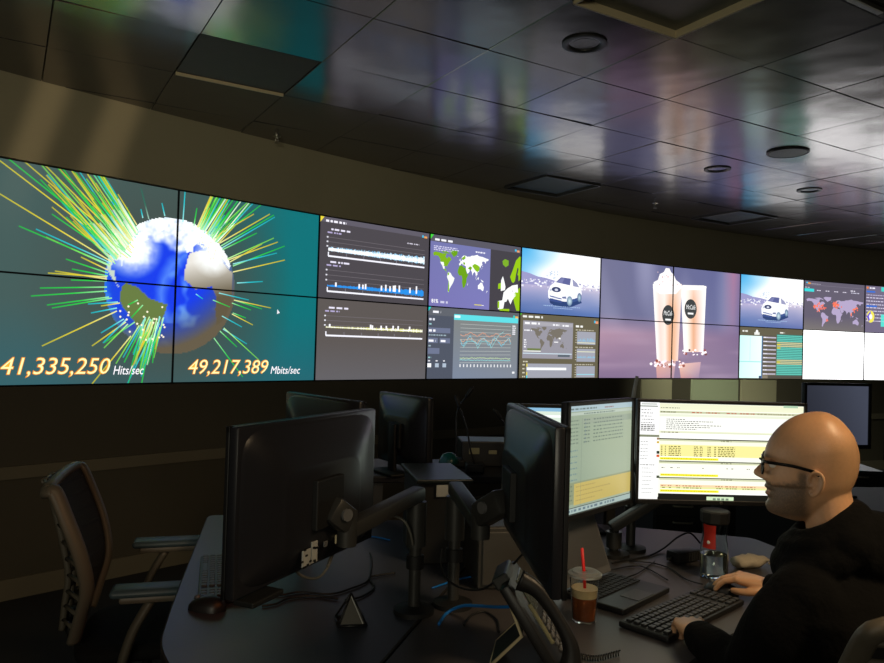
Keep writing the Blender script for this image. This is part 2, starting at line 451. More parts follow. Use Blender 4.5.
mb = MB(); r2 = random.Random(3)
for i in range(-13, 16):
    for j in range(-12, 17):
        if (i, j) in HOLES: continue
        c = gp(i + .5, j + .5)
        if c.y < -4.2 or c.y > 13.5 or c.x < -5.5 or c.x > 9: continue
        ta, tb = r2.gauss(0, 0.005), r2.gauss(0, 0.005)
        g, h = 0.0012, 0.004
        outer = [gp(i + a, j + bb) for a, bb in ((0, 0), (1, 0), (1, 1), (0, 1))]
        vs = []
        for e, dz in ((g, 0.004), (h, 0.0)):
            for a, bb in ((0, 0), (1, 0), (1, 1), (0, 1)):
                ii = i + (e / T if a == 0 else 1 - e / T); jj = j + (e / T if bb == 0 else 1 - e / T)
                z = CEIL + dz + (a - .5) * T * ta + (bb - .5) * T * tb
                vs.append(gp(ii, jj, z))
        fs = [(4, 5, 6, 7)] + [(k, (k + 1) % 4, 4 + (k + 1) % 4, 4 + k) for k in range(4)]
        mb.add(vs, fs)
ceil = mb.build('ceiling', mt); tag(ceil, kind='structure')
mb = MB().box((1.5, 5.0, CEIL + 0.10), (15, 18, 0.02))
tag(mb.build('ceiling_void', M_black2), kind='structure')

def recess(name, i, j, depth, rimm, panm, label, cat, inset=0.02, lip=0.010, group=None):
    c = gp(i + .5, j + .5); root = empty(name, c, GY, label, cat, group)
    h = T / 2 - 0.003; mb = MB()
    for sx, sy in ((1, 0), (-1, 0), (0, 1), (0, -1)):
        mb.box((sx * (h - inset / 2), sy * (h - inset / 2), depth / 2 - lip), (inset if sx else 2 * h, inset if sy else 2 * h, depth + 2 * lip * 0.5), bev=0.003)
    mb.build('frame', rimm, root)
    MB().box((0, 0, depth - 0.004), (2 * h - 2 * inset, 2 * h - 2 * inset, 0.008)).build('panel', panm, root)
    return root
recess('ceiling_light', -1, 0, 0.028, M_rim, M_diffuser, 'large square recessed ceiling light with cream rim, switched off', 'ceiling light', 0.012)
recess('ceiling_vent', 4, 3, 0.022, M_rimmetal, M_ventpan, 'recessed grey ceiling vent above the first white car screen', 'ceiling vent', 0.012)
recess('ceiling_vent', 4, 7, 0.022, M_rimmetal, M_ventpan, 'recessed grey ceiling vent above the milkshake screens', 'ceiling vent', 0.012)
# access tile with a bright far edge
root = empty('ceiling_access_panel', gp(2.5, -1.5), GY, 'matte brown square ceiling access panel with one bright edge, above the globe', 'ceiling panel')
M_brown = mat('brown_ceiling_board', rgb(92, 82, 68), 0.7, vary=0.08, scale=12)
MB().box((0, 0, 0.012), (T - 0.012, T - 0.012, 0.012)).build('board', M_brown, root)
MB().box((0, T / 2 - 0.006, 0.004), (T - 0.01, 0.008, 0.03)).build('edge_strip', M_rim, root)

def downlight(p, label, r=0.095):
    root = empty('downlight', p, 0, label, 'downlight', 'round downlights in the ceiling')
    MB().lathe([(r, 0.0), (r, -0.006), (r * .82, -0.009), (r * .70, -0.004), (r * .66, 0.03), (r * .5, 0.05)], 32).build('trim_ring', M_darkmetal, root, True, 40)
    MB().lathe([(r * .5, 0.0), (r * .5, 0.045), (0.0005, 0.05)], 24).build('can', M_black2, root, True, 40)
    MB().lathe([(0.001, 0.006), (r * .28, 0.008), (r * .34, 0.02), (r * .34, 0.04)], 20).build('lamp', M_lgray, root, True)
downlight(gp(0.47, 0.53, CEIL - 0.001), 'dark round downlight beside the large square ceiling light', 0.105)
downlight(gp(2.44, 4.51, CEIL - 0.001), 'round downlight next to the flat ceiling speaker, nearer the milkshake screens', 0.10)
downlight(gp(2.47, 6.49, CEIL - 0.001), 'round downlight farthest from the large square ceiling light', 0.10)
root = empty('ceiling_speaker', gp(1.44, 4.48, CEIL - 0.001), 0, 'flat round ceiling speaker between two downlights', 'ceiling speaker')
MB().lathe([(0.14, 0.0), (0.14, -0.007), (0.128, -0.011), (0.122, -0.008)], 36).build('rim', M_darkmetal, root, True, 40)
MB().lathe([(0.123, -0.008), (0.06, -0.010), (0.001, -0.0105)], 36).build('grille', mat('speaker_grille', rgb(168, 166, 158), 0.45, bump=0.2, scale=400), root, True)
def sprinkler(p, label):
    root = empty('sprinkler', p, 0.4, label, 'sprinkler', 'sprinkler heads in the ceiling')
    MB().lathe([(0.028, 0.0), (0.028, -0.004), (0.012, -0.008), (0.010, -0.018)], 16).build('escutcheon', M_metal, root, True, 40)
    mb = MB()
    for s in (-1, 1): mb.tube([(s * .008, 0, -.016), (s * .011, 0, -.03), (s * .003, 0, -.046)], 0.0022, 6)
    mb.build('yoke', M_metal, root, True)
    MB().lathe([(0.001, -0.045), (0.018, -0.046), (0.018, -0.049), (0.001, -0.05)], 14).build('deflector', M_metal, root)
sprinkler(gp(4.40, -0.61, CEIL - 0.001), 'small sprinkler head in the dark ceiling above the globe')
sprinkler(gp(4.45, 5.54, CEIL - 0.001), 'small sprinkler head between the two grey ceiling vents')
root = empty('linear_light', gp(-1.07, 1.60, CEIL - 0.002), GY, 'narrow white linear light fitting at the ceiling edge, unlit', 'linear light')
MB().box((0, 0, -0.006), (0.24, 0.035, 0.014), bev=0.003).build('housing', M_rimmetal, root)
MB().box((0, 0, -0.015), (0.22, 0.024, 0.006), bev=0.002).build('lens', M_white, root)

# ------------------------------------------------------------------ video wall pictures
pics = {}    # (col,row) -> (pic, x0, y0, mat)
def put(pic, c0, nc, r0, nr, m=None):
    for c in range(nc):
        for r in range(nr): pics[(c0 + c, r0 + r)] = (pic, c * PW, r * PH, m or S_wall)

# --- globe with traffic spikes, four displays
g = Pic(2 * PW, 2 * PH)
def G(px, py): return wall_uv(px, py, 0, (0, 1))
gc = G(173.5, 286); R_g = 0.445
def bgc(x, y):
    d = math.hypot(x - gc[0], (y - gc[1])) / R_g
    near = max(0, min(1, (2.1 - d) / 1.1))
    right = max(0, min(1, (x - gc[0]) / 0.9)); low = max(0, min(1, 1 - y / 0.5))
    c = mixc((62, 86, 84), (2, 108, 114), right ** 1.2)
    c = mixc(c, (40, 92, 104), 0.75 * low * (1 - near * .4))
    return mixc(c, (62, 74, 70), near * 0.75)
g.grid(0, 0, 2 * PW, 2 * PH, 48, 26, bgc, 0)
lon0, lat0 = math.radians(-28), math.radians(9); rollg = math.radians(-9)
def globe_ll(u, v):
    u, v = u * math.cos(rollg) - v * math.sin(rollg), u * math.sin(rollg) + v * math.cos(rollg)
    w = math.sqrt(max(0, 1 - u * u - v * v))
    y = v * math.cos(lat0) + w * math.sin(lat0); z = w * math.cos(lat0) - v * math.sin(lat0)
    return math.degrees(lon0 + math.atan2(u, z)), math.degrees(math.asin(max(-1, min(1, y)))), w
def globe_col(x, y):
    u, v = (x - gc[0]) / R_g, (y - gc[1]) / R_g
    if u * u + v * v > 1.0: return None
    lo, la, w = globe_ll(u, v)
    sun = u * -0.35 + v * 0.62 + w * 0.62
    day = max(0, min(1, (sun + 0.28) / 0.65))
    cl = noise.noise(V((u * 3.2, v * 3.2, 3))) * .5 + noise.noise(V((u * 8, v * 8, 9))) * .3
    land = None
    for n in ('samerica', 'africa', 'namerica', 'eurasia', 'greenland'):
        if inside((lo, la), LAND[n]): land = n; break
    c = mixc((20, 74, 205), (14, 56, 226), min(1, w))
    if cl > 0.12: c = mixc(c, (110, 170, 250), min(.8, (cl - .12) * 2.6))
    rim = max(0, 1 - w * 2.2); c = mixc(c, (50, 170, 250), rim * .7)
    night = (96, 86, 68)
    c = mixc(night, c, day)
    if land == 'samerica': c = mixc((84, 80, 58), (98, 118, 62), day)
    elif land == 'africa': c = mixc((92, 82, 62), (226, 222, 214), max(0, min(1, (v + 0.30 - u * .25) / .6)))
    elif land: c = mixc((230, 240, 240), (255, 255, 255), .5)
    ice = max(0, min(1, (v - 0.50 + cl * .55 - u * .12) / .22)); 
    na = max(0, 1 - math.hypot(u + .62, v - .50) / .46); eu = max(0, 1 - math.hypot(u - .60, v - .52) / .36)
    fine = noise.noise(V((u * 11, v * 11, 5))) * .5 + noise.noise(V((u * 24, v * 24, 6))) * .3
    gl = max(0, min(1, max(ice * .95, na * 1.7, eu * 1.5) * (1 + fine * .5)))
    sw = max(0, 1 - abs(math.hypot(u - .55, v + .15) - .72 + cl * .08) / .13) * (1 if u < .2 and v > -.55 else 0)
    c = mixc(c, (120, 176, 250), sw * .55 * day * (0 if land else 1))
    if land in ('namerica',) and gl < .9: c = mixc(c, (70, 120, 70), .3)
    return mixc(c, (250, 255, 255), gl)
N = 116
g.grid(gc[0] - R_g, gc[1] - R_g, gc[0] + R_g, gc[1] + R_g, N, N, globe_col, 1)
rs = random.Random(11)
GREEN, YEL, CY, WHT, LG = (40, 200, 70), (216, 200, 50), (30, 190, 200), (225, 250, 215), (130, 220, 80)
def spike(p, q, col, wd=0.0075):
    a, b = G(*p), G(*q); m_ = ((a[0] * .55 + b[0] * .45), (a[1] * .55 + b[1] * .45))
    g.line(a, m_, wd, mixc(col, (245, 255, 240), .55), col, 4 + rs.randint(0, 2)); g.line(m_, b, wd, col, mixc(col, (20, 60, 60), .25), 4 + rs.randint(0, 2))
# upper fan, hand placed long ones then a dense bundle
for (p, q, c) in [((131, 257), (4, 155), GREEN), ((128, 258), (-14, 150), YEL), ((132, 253), (24, 161), YEL), ((131, 250), (43, 163), YEL), ((134, 248), (56, 165), YEL),
                  ((112, 262), (-8, 189), YEL), ((110, 265), (19, 226), GREEN), ((111, 263), (36, 229), CY), ((110, 266), (46, 237), LG), ((112, 258), (52, 207), YEL), ((112, 255), (52, 214), GREEN),
                  ((108, 273), (66, 259), GREEN), ((108, 270), (81, 257), YEL), ((108, 276), (72, 269), GREEN), ((107, 277), (48, 273), YEL), ((107, 279), (55, 271), YEL),
                  ((107, 281), (71, 280), GREEN), ((107, 287), (40, 288), GREEN), ((107, 291), (31, 296), GREEN), ((109, 297), (47, 305), GREEN), ((112, 298), (52, 308), GREEN),
                  ((117, 311), (42, 346), YEL), ((118, 302), (88, 304), CY), ((120, 303), (101, 306), YEL), ((117, 308), (91, 313), CY),
                  ((126, 322), (92, 346), YEL), ((124, 319), (101, 333), CY), ((128, 324), (104, 348), LG), ((126, 320), (103, 343), CY),
                  ((131, 336), (92, 384), YEL), ((135, 322), (104, 343), GREEN), ((138, 300), (128, 305), GREEN), ((143, 305), (131, 318), GREEN)]:
    spike(p, q, c)
for k in range(70):
    t = rs.random(); p = (114 + 26 * t + rs.uniform(-2, 2), 262 - 32 * t + rs.uniform(-2, 2))
    L = rs.uniform(30, 125); an = math.radians(226 - 0 + 14 * t + rs.uniform(-3, 3))
    q = (p[0] + L * math.cos(an), p[1] + L * math.sin(an) * 1.0)
    spike(p, q, rs.choice((GREEN, GREEN, LG, YEL, CY, GREEN)), 0.0075)
for k in range(26):
    t = rs.random(); p = (118 + 20 * t, 258 - 26 * t); L = rs.uniform(12, 45); an = math.radians(228 + 12 * t)
    spike(p, (p[0] + L * math.cos(an), p[1] + L * math.sin(an)), WHT, 0.011)
for (p, q, c) in [((183, 222), (186, 180), CY), ((194, 226), (197, 208), GREEN), ((165, 216), (162, 203), CY), ((149, 219), (141, 188), (40, 110, 90)), ((143, 218), (141, 209), CY),
                  ((137, 225), (118, 194), YEL), ((133, 226), (127, 207), GREEN), ((233, 272), (285, 260), YEL), ((237, 283), (263, 281.5), CY), ((233, 266), (285, 246), GREEN), ((233, 264), (277, 253), CY),
                  ((228, 260), (278, 242), YEL), ((227, 259), (274, 238), LG), ((230, 262), (262, 244), YEL), ((222, 248), (275, 217), CY), ((221, 246), (274, 215), GREEN), ((220, 243), (270, 214), YEL), ((222, 250), (257, 233), GREEN),
                  ((216, 240), (261, 205), GREEN), ((213, 238), (254, 214), YEL), ((212, 236), (248, 202), LG)]:
    spike(p, q, c)
for k in range(48):
    t = rs.random(); p = (197 + 22 * t + rs.uniform(-1, 1), 226 + 18 * t + rs.uniform(-1, 1)); L = rs.uniform(15, 62); an = math.radians(-68 + 22 * t + rs.uniform(-3, 3))
    spike(p, (p[0] + L * math.cos(an), p[1] + L * math.sin(an)), rs.choice((GREEN, LG, YEL, GREEN, WHT, CY)))
for k in range(34):
    p = (138 + rs.uniform(0, 24), 322 + rs.uniform(-6, 16)); L = rs.uniform(15, 58); an = math.radians(rs.uniform(104, 126) - (p[0] - 138) * .6)
    spike(p, (p[0] + L * math.cos(an), p[1] + L * math.sin(an)), rs.choice((GREEN, GREEN, YEL, CY, LG)))
for (p, q, c) in [((163, 318), (154, 358), LG), ((158, 322), (147, 365), WHT), ((164, 317), (157, 346), CY), ((219, 293), (249, 300), CY), ((234, 300), (271, 308), YEL), ((234, 300), (262, 309), GREEN), ((213, 300), (230, 307), GREEN),
                  ((196, 294), (203, 299), CY), ((232, 314), (253, 325), YEL), ((222, 316), (242, 327), CY), ((224, 328), (259, 360), LG), ((223, 329), (247, 344), CY), ((220, 331), (237, 347), GREEN), ((214, 338), (243, 377), GREEN),
                  ((232, 303), (251, 310), GREEN), ((233, 313), (246, 318), GREEN)]:
    spike(p, q, c, 0.0065)
for k in range(46):
    p = (rs.uniform(118, 166), rs.uniform(300, 340)) if k < 26 else (rs.uniform(198, 232), rs.uniform(236, 262))
    q = G(*p); u, v = (q[0] - gc[0]) / R_g, (q[1] - gc[1]) / R_g
    if u * u + v * v < .98: g.disc(q[0], q[1], .007, .007, (250, 240, 214), 7, 6)
for txt, sm, px0, px1, py, pxs in (('41,335,250', 'Hits/sec', -1.5, 110, 374.5, 112.5), ('49,217,389', 'Mbits/sec', 187, 268, 373.8, 270)):
    a, b = G(px0, py), G(px1, py); c = G(pxs, py)
    sh = 0.22
    g.text(txt, a[0], a[1], 0.136, (226, 122, 20), 8, sh, 0.022, b[0] - a[0])
    g.text(txt, a[0], a[1], 0.136, (250, 172, 50), 9, sh, 0.008, b[0] - a[0])
    g.text(txt, a[0], a[1], 0.136, (255, 246, 176), 10, sh, -0.008, b[0] - a[0])
    d = G(pxs + 31 if sm[0] == 'H' else pxs + 30, py)
    g.text(sm, c[0], c[1], 0.078, (190, 170, 220), 8, sh, 0.0, d[0] - c[0])
    g.text(sm, c[0], c[1], 0.078, (255, 252, 255), 9, sh, 0.0, d[0] - c[0])
cu = G(277, 314); g.poly([(cu[0], cu[1]), (cu[0] + .002, cu[1] + .034), (cu[0] + .024, cu[1] + .010)], (230, 230, 235), 9)
put(g, 0, 2, 0, 2)

# --- helpers for dashboards: fractions of one display, origin top left
class Dash(Pic):
    def __init__(s, bg): super().__init__(PW, PH); s.rect(0, 0, PW, PH, bg, -1)
    def fr(s, x0, y0, x1, y1, col, layer=1): s.rect(x0 * PW, (1 - y1) * PH, x1 * PW, (1 - y0) * PH, col, layer)
    def fg(s, x, y, w, h, col, seed=0, layer=2): s.greek(x * PW, (1 - y) * PH, w * PW, h * PH, col, seed, layer)
    def tri(s, x, y, col, sz=.03): s.poly([(x * PW, (1 - y) * PH), (x * PW + sz * PW, (1 - y) * PH), (x * PW, (1 - y - sz * 2.2) * PH)], col, 3)
    def fl(s, pts, w, col, layer=3): s.pline([(x * PW, (1 - y) * PH) for x, y in pts], w, col, layer)
    def ft(s, t, x, y, h, col, layer=4, bold=0.01): s.text(t, x * PW, (1 - y) * PH, h * PH, col, layer, 0, bold)
def chart(d, y0, h, hi, col, base, seed, grow, spikes):
    r = random.Random(seed); x0, x1 = .08, .955
    d.fg(.10, y0, .17, .022, (226, 222, 240), seed); d.fg(.07, y0 + .04, .12, .018, (176, 166, 206), seed + 1)
    for k in range(3): d.fl([(x0, y0 + .09 + k * h * .22), (x1, y0 + .09 + k * h * .22)], .003, (112, 106, 112)); d.fr(.065, y0 + .08 + k * h * .22, .078, y0 + .098 + k * h * .22, (220, 220, 230), 2)
    yb = y0 + .07 + h
    n = 110
    for k in range(n):
        xa = x0 + (x1 - x0) * k / n; t = k / n
        mid = yb - base - .01; a = hi * (.55 + .5 * r.random()) * (0.6 + grow * t)
        d.fr(xa, mid - a, xa + (x1 - x0) / n, mid + a * .55, mixc(col, (255, 255, 255), r.choice((0, .3, .7)) if spikes < 2 else 0), 3)
        if spikes and r.random() < .10: d.fr(xa, mid - a * 1.3 - .03, xa + .014, mid, (245, 245, 250), 4)
    if spikes == 0: d.poly([(x * PW, (1 - y) * PH) for x, y in ((x0, yb - base - .03), (x0 + .45, yb - base - .045), (x1, yb - base - .06), (x1, yb - base + .015), (x0, yb - base + .005))], (252, 253, 255), 3)
    if spikes < 2:
        for k in range(n):
            xa = x0 + (x1 - x0) * k / n; a = hi * .38 * (0.6 + grow * k / n) * r.uniform(.6, 1.1)
            d.fr(xa, yb - base - .01 - a, xa + (x1 - x0) / n, yb - base - .01 + a * .3, (252, 253, 255), 4)
    d.fl([(x0, yb), (x1, yb)], .013, (240, 240, 250), 3); d.fr(x0 - .003, yb - .05, x0 + .006, yb, (240, 240, 250), 3)
    for k in range(5): d.fr(x0 + .15 + k * .15, yb - .05, x0 + .153 + k * .15, yb - .01, (150, 146, 160), 3)
d = Dash((72, 68, 74)); d.fr(0, 0, 1, .07, (92, 88, 100), 1); d.tri(.0, .0, (232, 214, 60), .045); d.fg(.055, .065, .17, .026, (240, 238, 248), 4); d.fr(.925, .045, .94, .075, (60, 190, 230), 3); d.fr(.945, .055, .975, .08, (230, 160, 90), 3)
d.fg(.78, .19, .12, .015, (200, 196, 210), 8)
chart(d, .16, .25, .055, (120, 190, 230), .07, 21, .7, 0)
chart(d, .56, .28, .022, (38, 140, 226), .055, 22, 2.1, 2)
put(d, 2, 1, 1, 1)
d = Dash((88, 82, 80)); d.fr(0, .5, 1, 1, ((94, 92, 96), (94, 92, 96), (88, 82, 80), (88, 82, 80)), 1)
chart(d, .12, .26, .020, (206, 206, 90), .09, 23, .9, 1)
put(d, 2, 1, 0, 1)

d = Dash((66, 63, 70)); d.fr(0, 0, 1, .10, (86, 84, 96), 1); d.tri(0, 0, (66, 214, 60), .045); d.fg(.055, .085, .19, .028, (240, 240, 248), 5)
d.fr(.925, .05, .945, .08, (60, 190, 230), 3); d.fr(.95, .06, .98, .09, (230, 160, 110), 3)
d.fr(0, .10, .645, 1, ((116, 112, 172), (120, 118, 180), (112, 116, 168), (112, 114, 168)), 1)
d.fg(.045, .17, .24, .014, (206, 204, 232), 1); d.fg(.045, .195, .26, .014, (206, 204, 232), 2); d.fg(.045, .22, .2, .014, (206, 204, 232), 3); d.fg(.48, .18, .11, .02, (240, 240, 250), 4)
GRN = {'namerica': (124, 174, 26), 'greenland': (104, 160, 20), 'arctic': (112, 160, 40), 'africa': (104, 158, 24), 'samerica': (240, 246, 238)}
mp = worldmap(d, .035 * PW, .20 * PH, .625 * PW, .80 * PH, lambda n: GRN.get(n, (250, 252, 252)), 2)
d.poly([mp(p) for p in [(73, 40), (90, 48), (110, 44), (122, 40), (121, 28), (108, 21), (92, 27)]], (132, 184, 30), 3)
d.poly([mp(p) for p in [(46, 30), (60, 38), (74, 34), (66, 25), (58, 27)]], (112, 164, 24), 3)
d.poly([mp(p) for p in [(5, 60), (28, 71), (30, 61), (12, 55)]], (126, 178, 26), 3); d.poly([mp(p) for p in [(14, 48), (28, 48), (28, 40), (19, 42)]], (126, 178, 26), 3)
d.poly([mp(p) for p in [(-81, -5), (-70, -18), (-66, -30), (-66, -52), (-74, -50), (-71, -18)]], (134, 186, 30), 3); d.poly([mp(p) for p in [(-78, 8), (-68, 11), (-70, 2), (-78, 0)]], (134, 186, 30), 3)
d.poly([mp(p) for p in [(-124, 41), (-104, 41), (-100, 30), (-112, 30), (-118, 34)]], (244, 248, 244), 3); d.poly([mp(p) for p in [(-112, 30), (-97, 28), (-97, 20), (-105, 20)]], (246, 248, 246), 3)
d.ft('81%', .035, .945, .072, (248, 248, 250), 4, .02); d.fg(.125, .945, .08, .03, (200, 200, 224), 9); d.fr(.48, .925, .56, .938, (214, 204, 90), 3); d.fr(.56, .93, .585, .938, (240, 240, 244), 3)
def eur(pts, col, layer=3): d.poly([((.675 + x * .325) * PW, (1 - (.13 + y * .86)) * PH) for x, y in pts], col, layer)
LGN, WH = (148, 196, 20), (250, 252, 252)
eur([(.33, .14), (.42, .10), (.55, .12), (.55, .2), (.45, .24), (.35, .2)], (120, 170, 40))
eur([(.62, .40), (.72, .26), (.82, .1), (.95, .02), (1, .03), (1, .42), (.93, .46), (.92, .36), (.83, .34), (.8, .46), (.74, .5), (.68, .48)], LGN)
eur([(.83, .34), (.88, .22), (.92, .24), (.88, .36), (.82, .44)], (66, 63, 70), 4)
eur([(.3, .48), (.36, .40), (.42, .5), (.46, .58), (.44, .64), (.3, .66)], WH); eur([(.2, .54), (.3, .52), (.3, .62), (.2, .63)], LGN)
eur([(.40, .68), (.55, .6), (.7, .55), (.7, .66), (.82, .66), (.84, .72), (.72, .8), (.66, .88), (.56, .78), (.5, .84), (.44, .84), (.40, .96), (.22, .98), (.2, .84), (.36, .82)], WH)
eur([(.68, .55), (.9, .52), (.92, .66), (.72, .66)], WH, 4)
eur([(.78, .68), (1, .56), (1, .98), (.88, .98), (.8, .86), (.76, .78)], LGN); eur([(.26, .97), (.62, .96), (.62, 1.0), (.28, 1.0)], (150, 196, 24)); eur([(.2, .84), (.26, .84), (.26, .97), (.2, .95)], LGN, 4)
put(d, 3, 1, 1, 1)

d = Dash((76, 82, 96)); d.fr(0, 0, 1, .12, (92, 96, 104), 1); d.tri(0, .0, (30, 206, 206), .04); d.fg(.055, .085, .08, .03, (240, 240, 248), 6); d.fr(.925, .05, .945, .09, (50, 200, 190), 3); d.fr(.95, .06, .985, .09, (230, 180, 90), 3)
d.fg(.02, .19, .06, .03, (220, 222, 232), 1); d.fg(.02, .25, .03, .02, (150, 196, 200), 2); d.fr(.015, .29, .235, .36, (106, 114, 140), 1); d.fg(.02, .345, .07, .03, (240, 240, 245), 3); d.fg(.02, .40, .18, .018, (150, 170, 180), 4)
d.fr(.015, .43, .11, .50, (106, 114, 140), 1); d.fr(.13, .43, .235, .50, (106, 114, 140), 1); d.fg(.02, .485, .07, .03, (240, 240, 245), 5); d.fg(.14, .485, .06, .03, (240, 240, 245), 6)
d.fr(.015, .57, .13, .65, (106, 114, 140), 1); d.fg(.02, .55, .03, .02, (150, 170, 180), 7); d.fg(.02, .71, .03, .02, (150, 196, 200), 8)
for k in range(3): d.fr(.015 + k * .075, .78, .052 + k * .075, .835, (246, 248, 250) if k == 0 else (170, 184, 200), 2); d.fg(.02 + k * .075, .755, .025, .018, (220, 220, 226), 11 + k)
d.fr(.27, .09, .985, .995, ((118, 130, 150), (124, 132, 146), (122, 126, 124), (124, 128, 126)), 1); d.fr(.27, .085, .985, .165, (92, 214, 222), 2); d.fr(.275, .10, .335, .135, (220, 248, 250), 3)
for k in range(11): d.fl([(.34, .22 + k * .055), (.905, .22 + k * .053)], .004, (176, 182, 180), 2)
r = random.Random(5)
for (y, c, am, wv) in ((.36, (214, 150, 120), .012, .02), (.44, (206, 168, 140), .02, .03), (.45, (120, 200, 220), .03, .05), (.70, (176, 204, 150), .012, .0), (.73, (140, 210, 210), .006, .0)):
    d.fl([(.34 + .565 * k / 60, y + r.uniform(-am, am) + wv * math.sin(k * .42)) for k in range(61)], .005, c, 3)
d.fl([(.37, .56), (.42, .46), (.5, .46), (.53, .56), (.57, .46), (.65, .46), (.68, .55), (.76, .36), (.82, .30)], .004, (140, 214, 214), 3)
for k in range(16): d.fr(.34 + k * .0375, .79, .352 + k * .0375, .83, (226, 228, 230), 3)
for k in range(5): d.fg(.92, .22 + k * .03, .045, .02, (220, 220, 226), 20 + k)
d.fg(.93, .925, .035, .03, (236, 238, 240), 5)
put(d, 3, 1, 0, 1)

# --- white car on a quay, shown twice
def car_pic(tint):
    d = Dash((255, 255, 255))
    def sky(x, y):
        u, v = x / PW, 1 - y / PH
        if v < .52: return mixc((70, 170, 226), (255, 255, 255), min(1, max(0, u * 1.9 + v * .8 + noise.noise(V((u * 4, v * 4, 1))) * .25)))
        t = min(1, (v - .52) / .45); n = noise.noise(V((u * 3, v * 9, 2))) * .12
        return mixc(mixc((186, 176, 208), (206, 196, 214), u), mixc((74, 104, 164), tint, u), min(1, max(0, t + n)))
    d.grid(0, 0, PW, PH, 30, 24, sky, 0)
    r = random.Random(9)
    d.poly([(x * PW, (1 - y) * PH) for x, y in ((0, .36), (.1, .38), (.2, .42), (.3, .43), (.42, .46), (.42, .54), (0, .56))], (152, 150, 196), 1)
    for k in range(150):
        x = r.random(); y = .46 + r.random() * .11
        if r.random() < .75: d.fr(x, y, x + r.uniform(.008, .03), y + r.uniform(.01, .03), r.choice(((248, 248, 252), (226, 226, 240), (150, 150, 190), (190, 184, 216))), 2)
    for k in range(12): x = r.uniform(.30, .44); y = r.uniform(.30, .42); d.fr(x, y, x + .02, y + .02, (190, 206, 226), 2)
    def cp(pts, col, layer): d.poly([(x * PW, (1 - (.38 + (y - .45) * .92)) * PH) for x, y in pts], col, layer)
    def cd_(x, y, rx, ry, col, layer, n, rim=None): d.disc(x * PW, (1 - (.38 + (y - .45) * .92)) * PH, rx * PW, ry * PH * .92, col, layer, n, rim)
    cp([(.34, .86), (.40, .96), (.60, .98), (.76, .88), (.74, .82), (.36, .82)], (44, 66, 116), 2)
    cp([(.335, .83), (.33, .72), (.36, .62), (.415, .56), (.475, .46), (.53, .445), (.62, .45), (.69, .52), (.745, .60), (.755, .72), (.74, .78), (.68, .80), (.62, .87), (.54, .88), (.36, .87)], (254, 254, 255), 3)
    cp([(.53, .60), (.545, .86), (.62, .86), (.68, .79), (.745, .76), (.75, .64), (.62, .62)], (238, 240, 250), 4)
    cp([(.42, .56), (.485, .465), (.61, .47), (.60, .59)], (92, 98, 150), 5)
    cp([(.44, .555), (.49, .48), (.53, .478), (.50, .565)], (120, 124, 172), 6)
    cp([(.63, .475), (.69, .54), (.72, .61), (.64, .60)], (150, 152, 186), 5)
    cd_(.43, .685, .058, .046, (56, 66, 108), 5, 18); cd_(.43, .69, .022, .022, (206, 210, 226), 6, 10)
    cp([(.345, .79), (.50, .83), (.50, .85), (.36, .82)], (96, 110, 162), 5); cp([(.35, .84), (.50, .87), (.5, .91), (.36, .89)], (60, 78, 136), 5); cp([(.5, .80), (.55, .79), (.56, .83), (.51, .83)], (110, 120, 160), 5)
    cp([(.345, .70), (.36, .67), (.375, .70), (.36, .73)], (190, 196, 214), 5)
    cd_(.60, .865, .036, .085, (206, 230, 236), 6, 18, (96, 124, 156)); cd_(.725, .79, .028, .082, (180, 208, 222), 6, 18, (70, 92, 134)); cd_(.38, .89, .03, .05, (44, 62, 110), 4, 14)
    cp([(.63, .83), (.70, .80), (.70, .85), (.64, .88)], (60, 84, 140), 5)
    for k in range(3): d.fr(.36 + k * .004, .70 + k * .02, .49, .703 + k * .02, (200, 206, 224), 6)
    d.fg(.28, .865, .46, .012, (160, 186, 220), 3); d.fg(.40, .895, .24, .010, (160, 186, 220), 4)
    return d
put(car_pic((92, 118, 176)), 4, 1, 1, 1); put(car_pic((104, 116, 170)), 7, 1, 1, 1)

d = Dash((100, 94, 74)); d.tri(0, 0, (80, 220, 60), .03); d.fg(.04, .065, .24, .03, (236, 236, 230), 5); d.fr(.93, .05, .95, .09, (60, 180, 220), 3); d.fr(.95, .06, .985, .10, (230, 150, 110), 3)
d.fr(.045, .11, .655, .69, (148, 146, 156), 1); d.fr(.05, .125, .65, .18, (166, 164, 172), 2); d.fg(.065, .165, .18, .03, (244, 244, 248), 6, 3); d.fg(.40, .17, .08, .025, (240, 240, 246), 7, 3); d.fg(.52, .175, .09, .025, (240, 240, 246), 8, 3)
worldmap(d, .13 * PW, .43 * PH, .58 * PW, .80 * PH, lambda n: (116, 110, 100), 2)
d.fr(.475, .355, .50, .38, (240, 240, 240), 3); d.fr(.42, .42, .47, .435, (240, 240, 240), 3); d.fr(.10, .535, .26, .565, (108, 122, 70), 2); d.fr(.055, .57, .26, .585, (232, 236, 226), 3); d.fr(.05, .605, .645, .62, (196, 214, 226), 3); d.fr(.47, .625, .62, .66, (90, 100, 110), 3)
d.fg(.06, .27, .09, .02, (236, 236, 240), 1, 3)
for k in range(4): d.fg(.06, .42 + k * .035, .03, .02, (236, 236, 240), 30 + k, 3)
d.fg(.69, .175, .10, .032, (240, 240, 236), 9)
for y0, y1 in ((.24, .45), (.52, .73), (.80, .985)):
    d.fg(.69, y0 - .015, .24, .016, (186, 180, 160), int(y0 * 100)); d.fr(.71, y0, .955, y1, (158, 160, 172), 1)
    for k in range(5): d.fr(.69, y0 + .02 + k * .038, .703, y0 + .032 + k * .038, (206, 200, 180), 2)
for k in range(40): d.fr(.715 + k * .006, .37 + r.uniform(-.03, .03), .719 + k * .006, .40, (130, 190, 220), 3); d.fr(.715 + k * .006, .65 + r.uniform(-.02, .02), .719 + k * .006, .67, (130, 190, 220), 3)
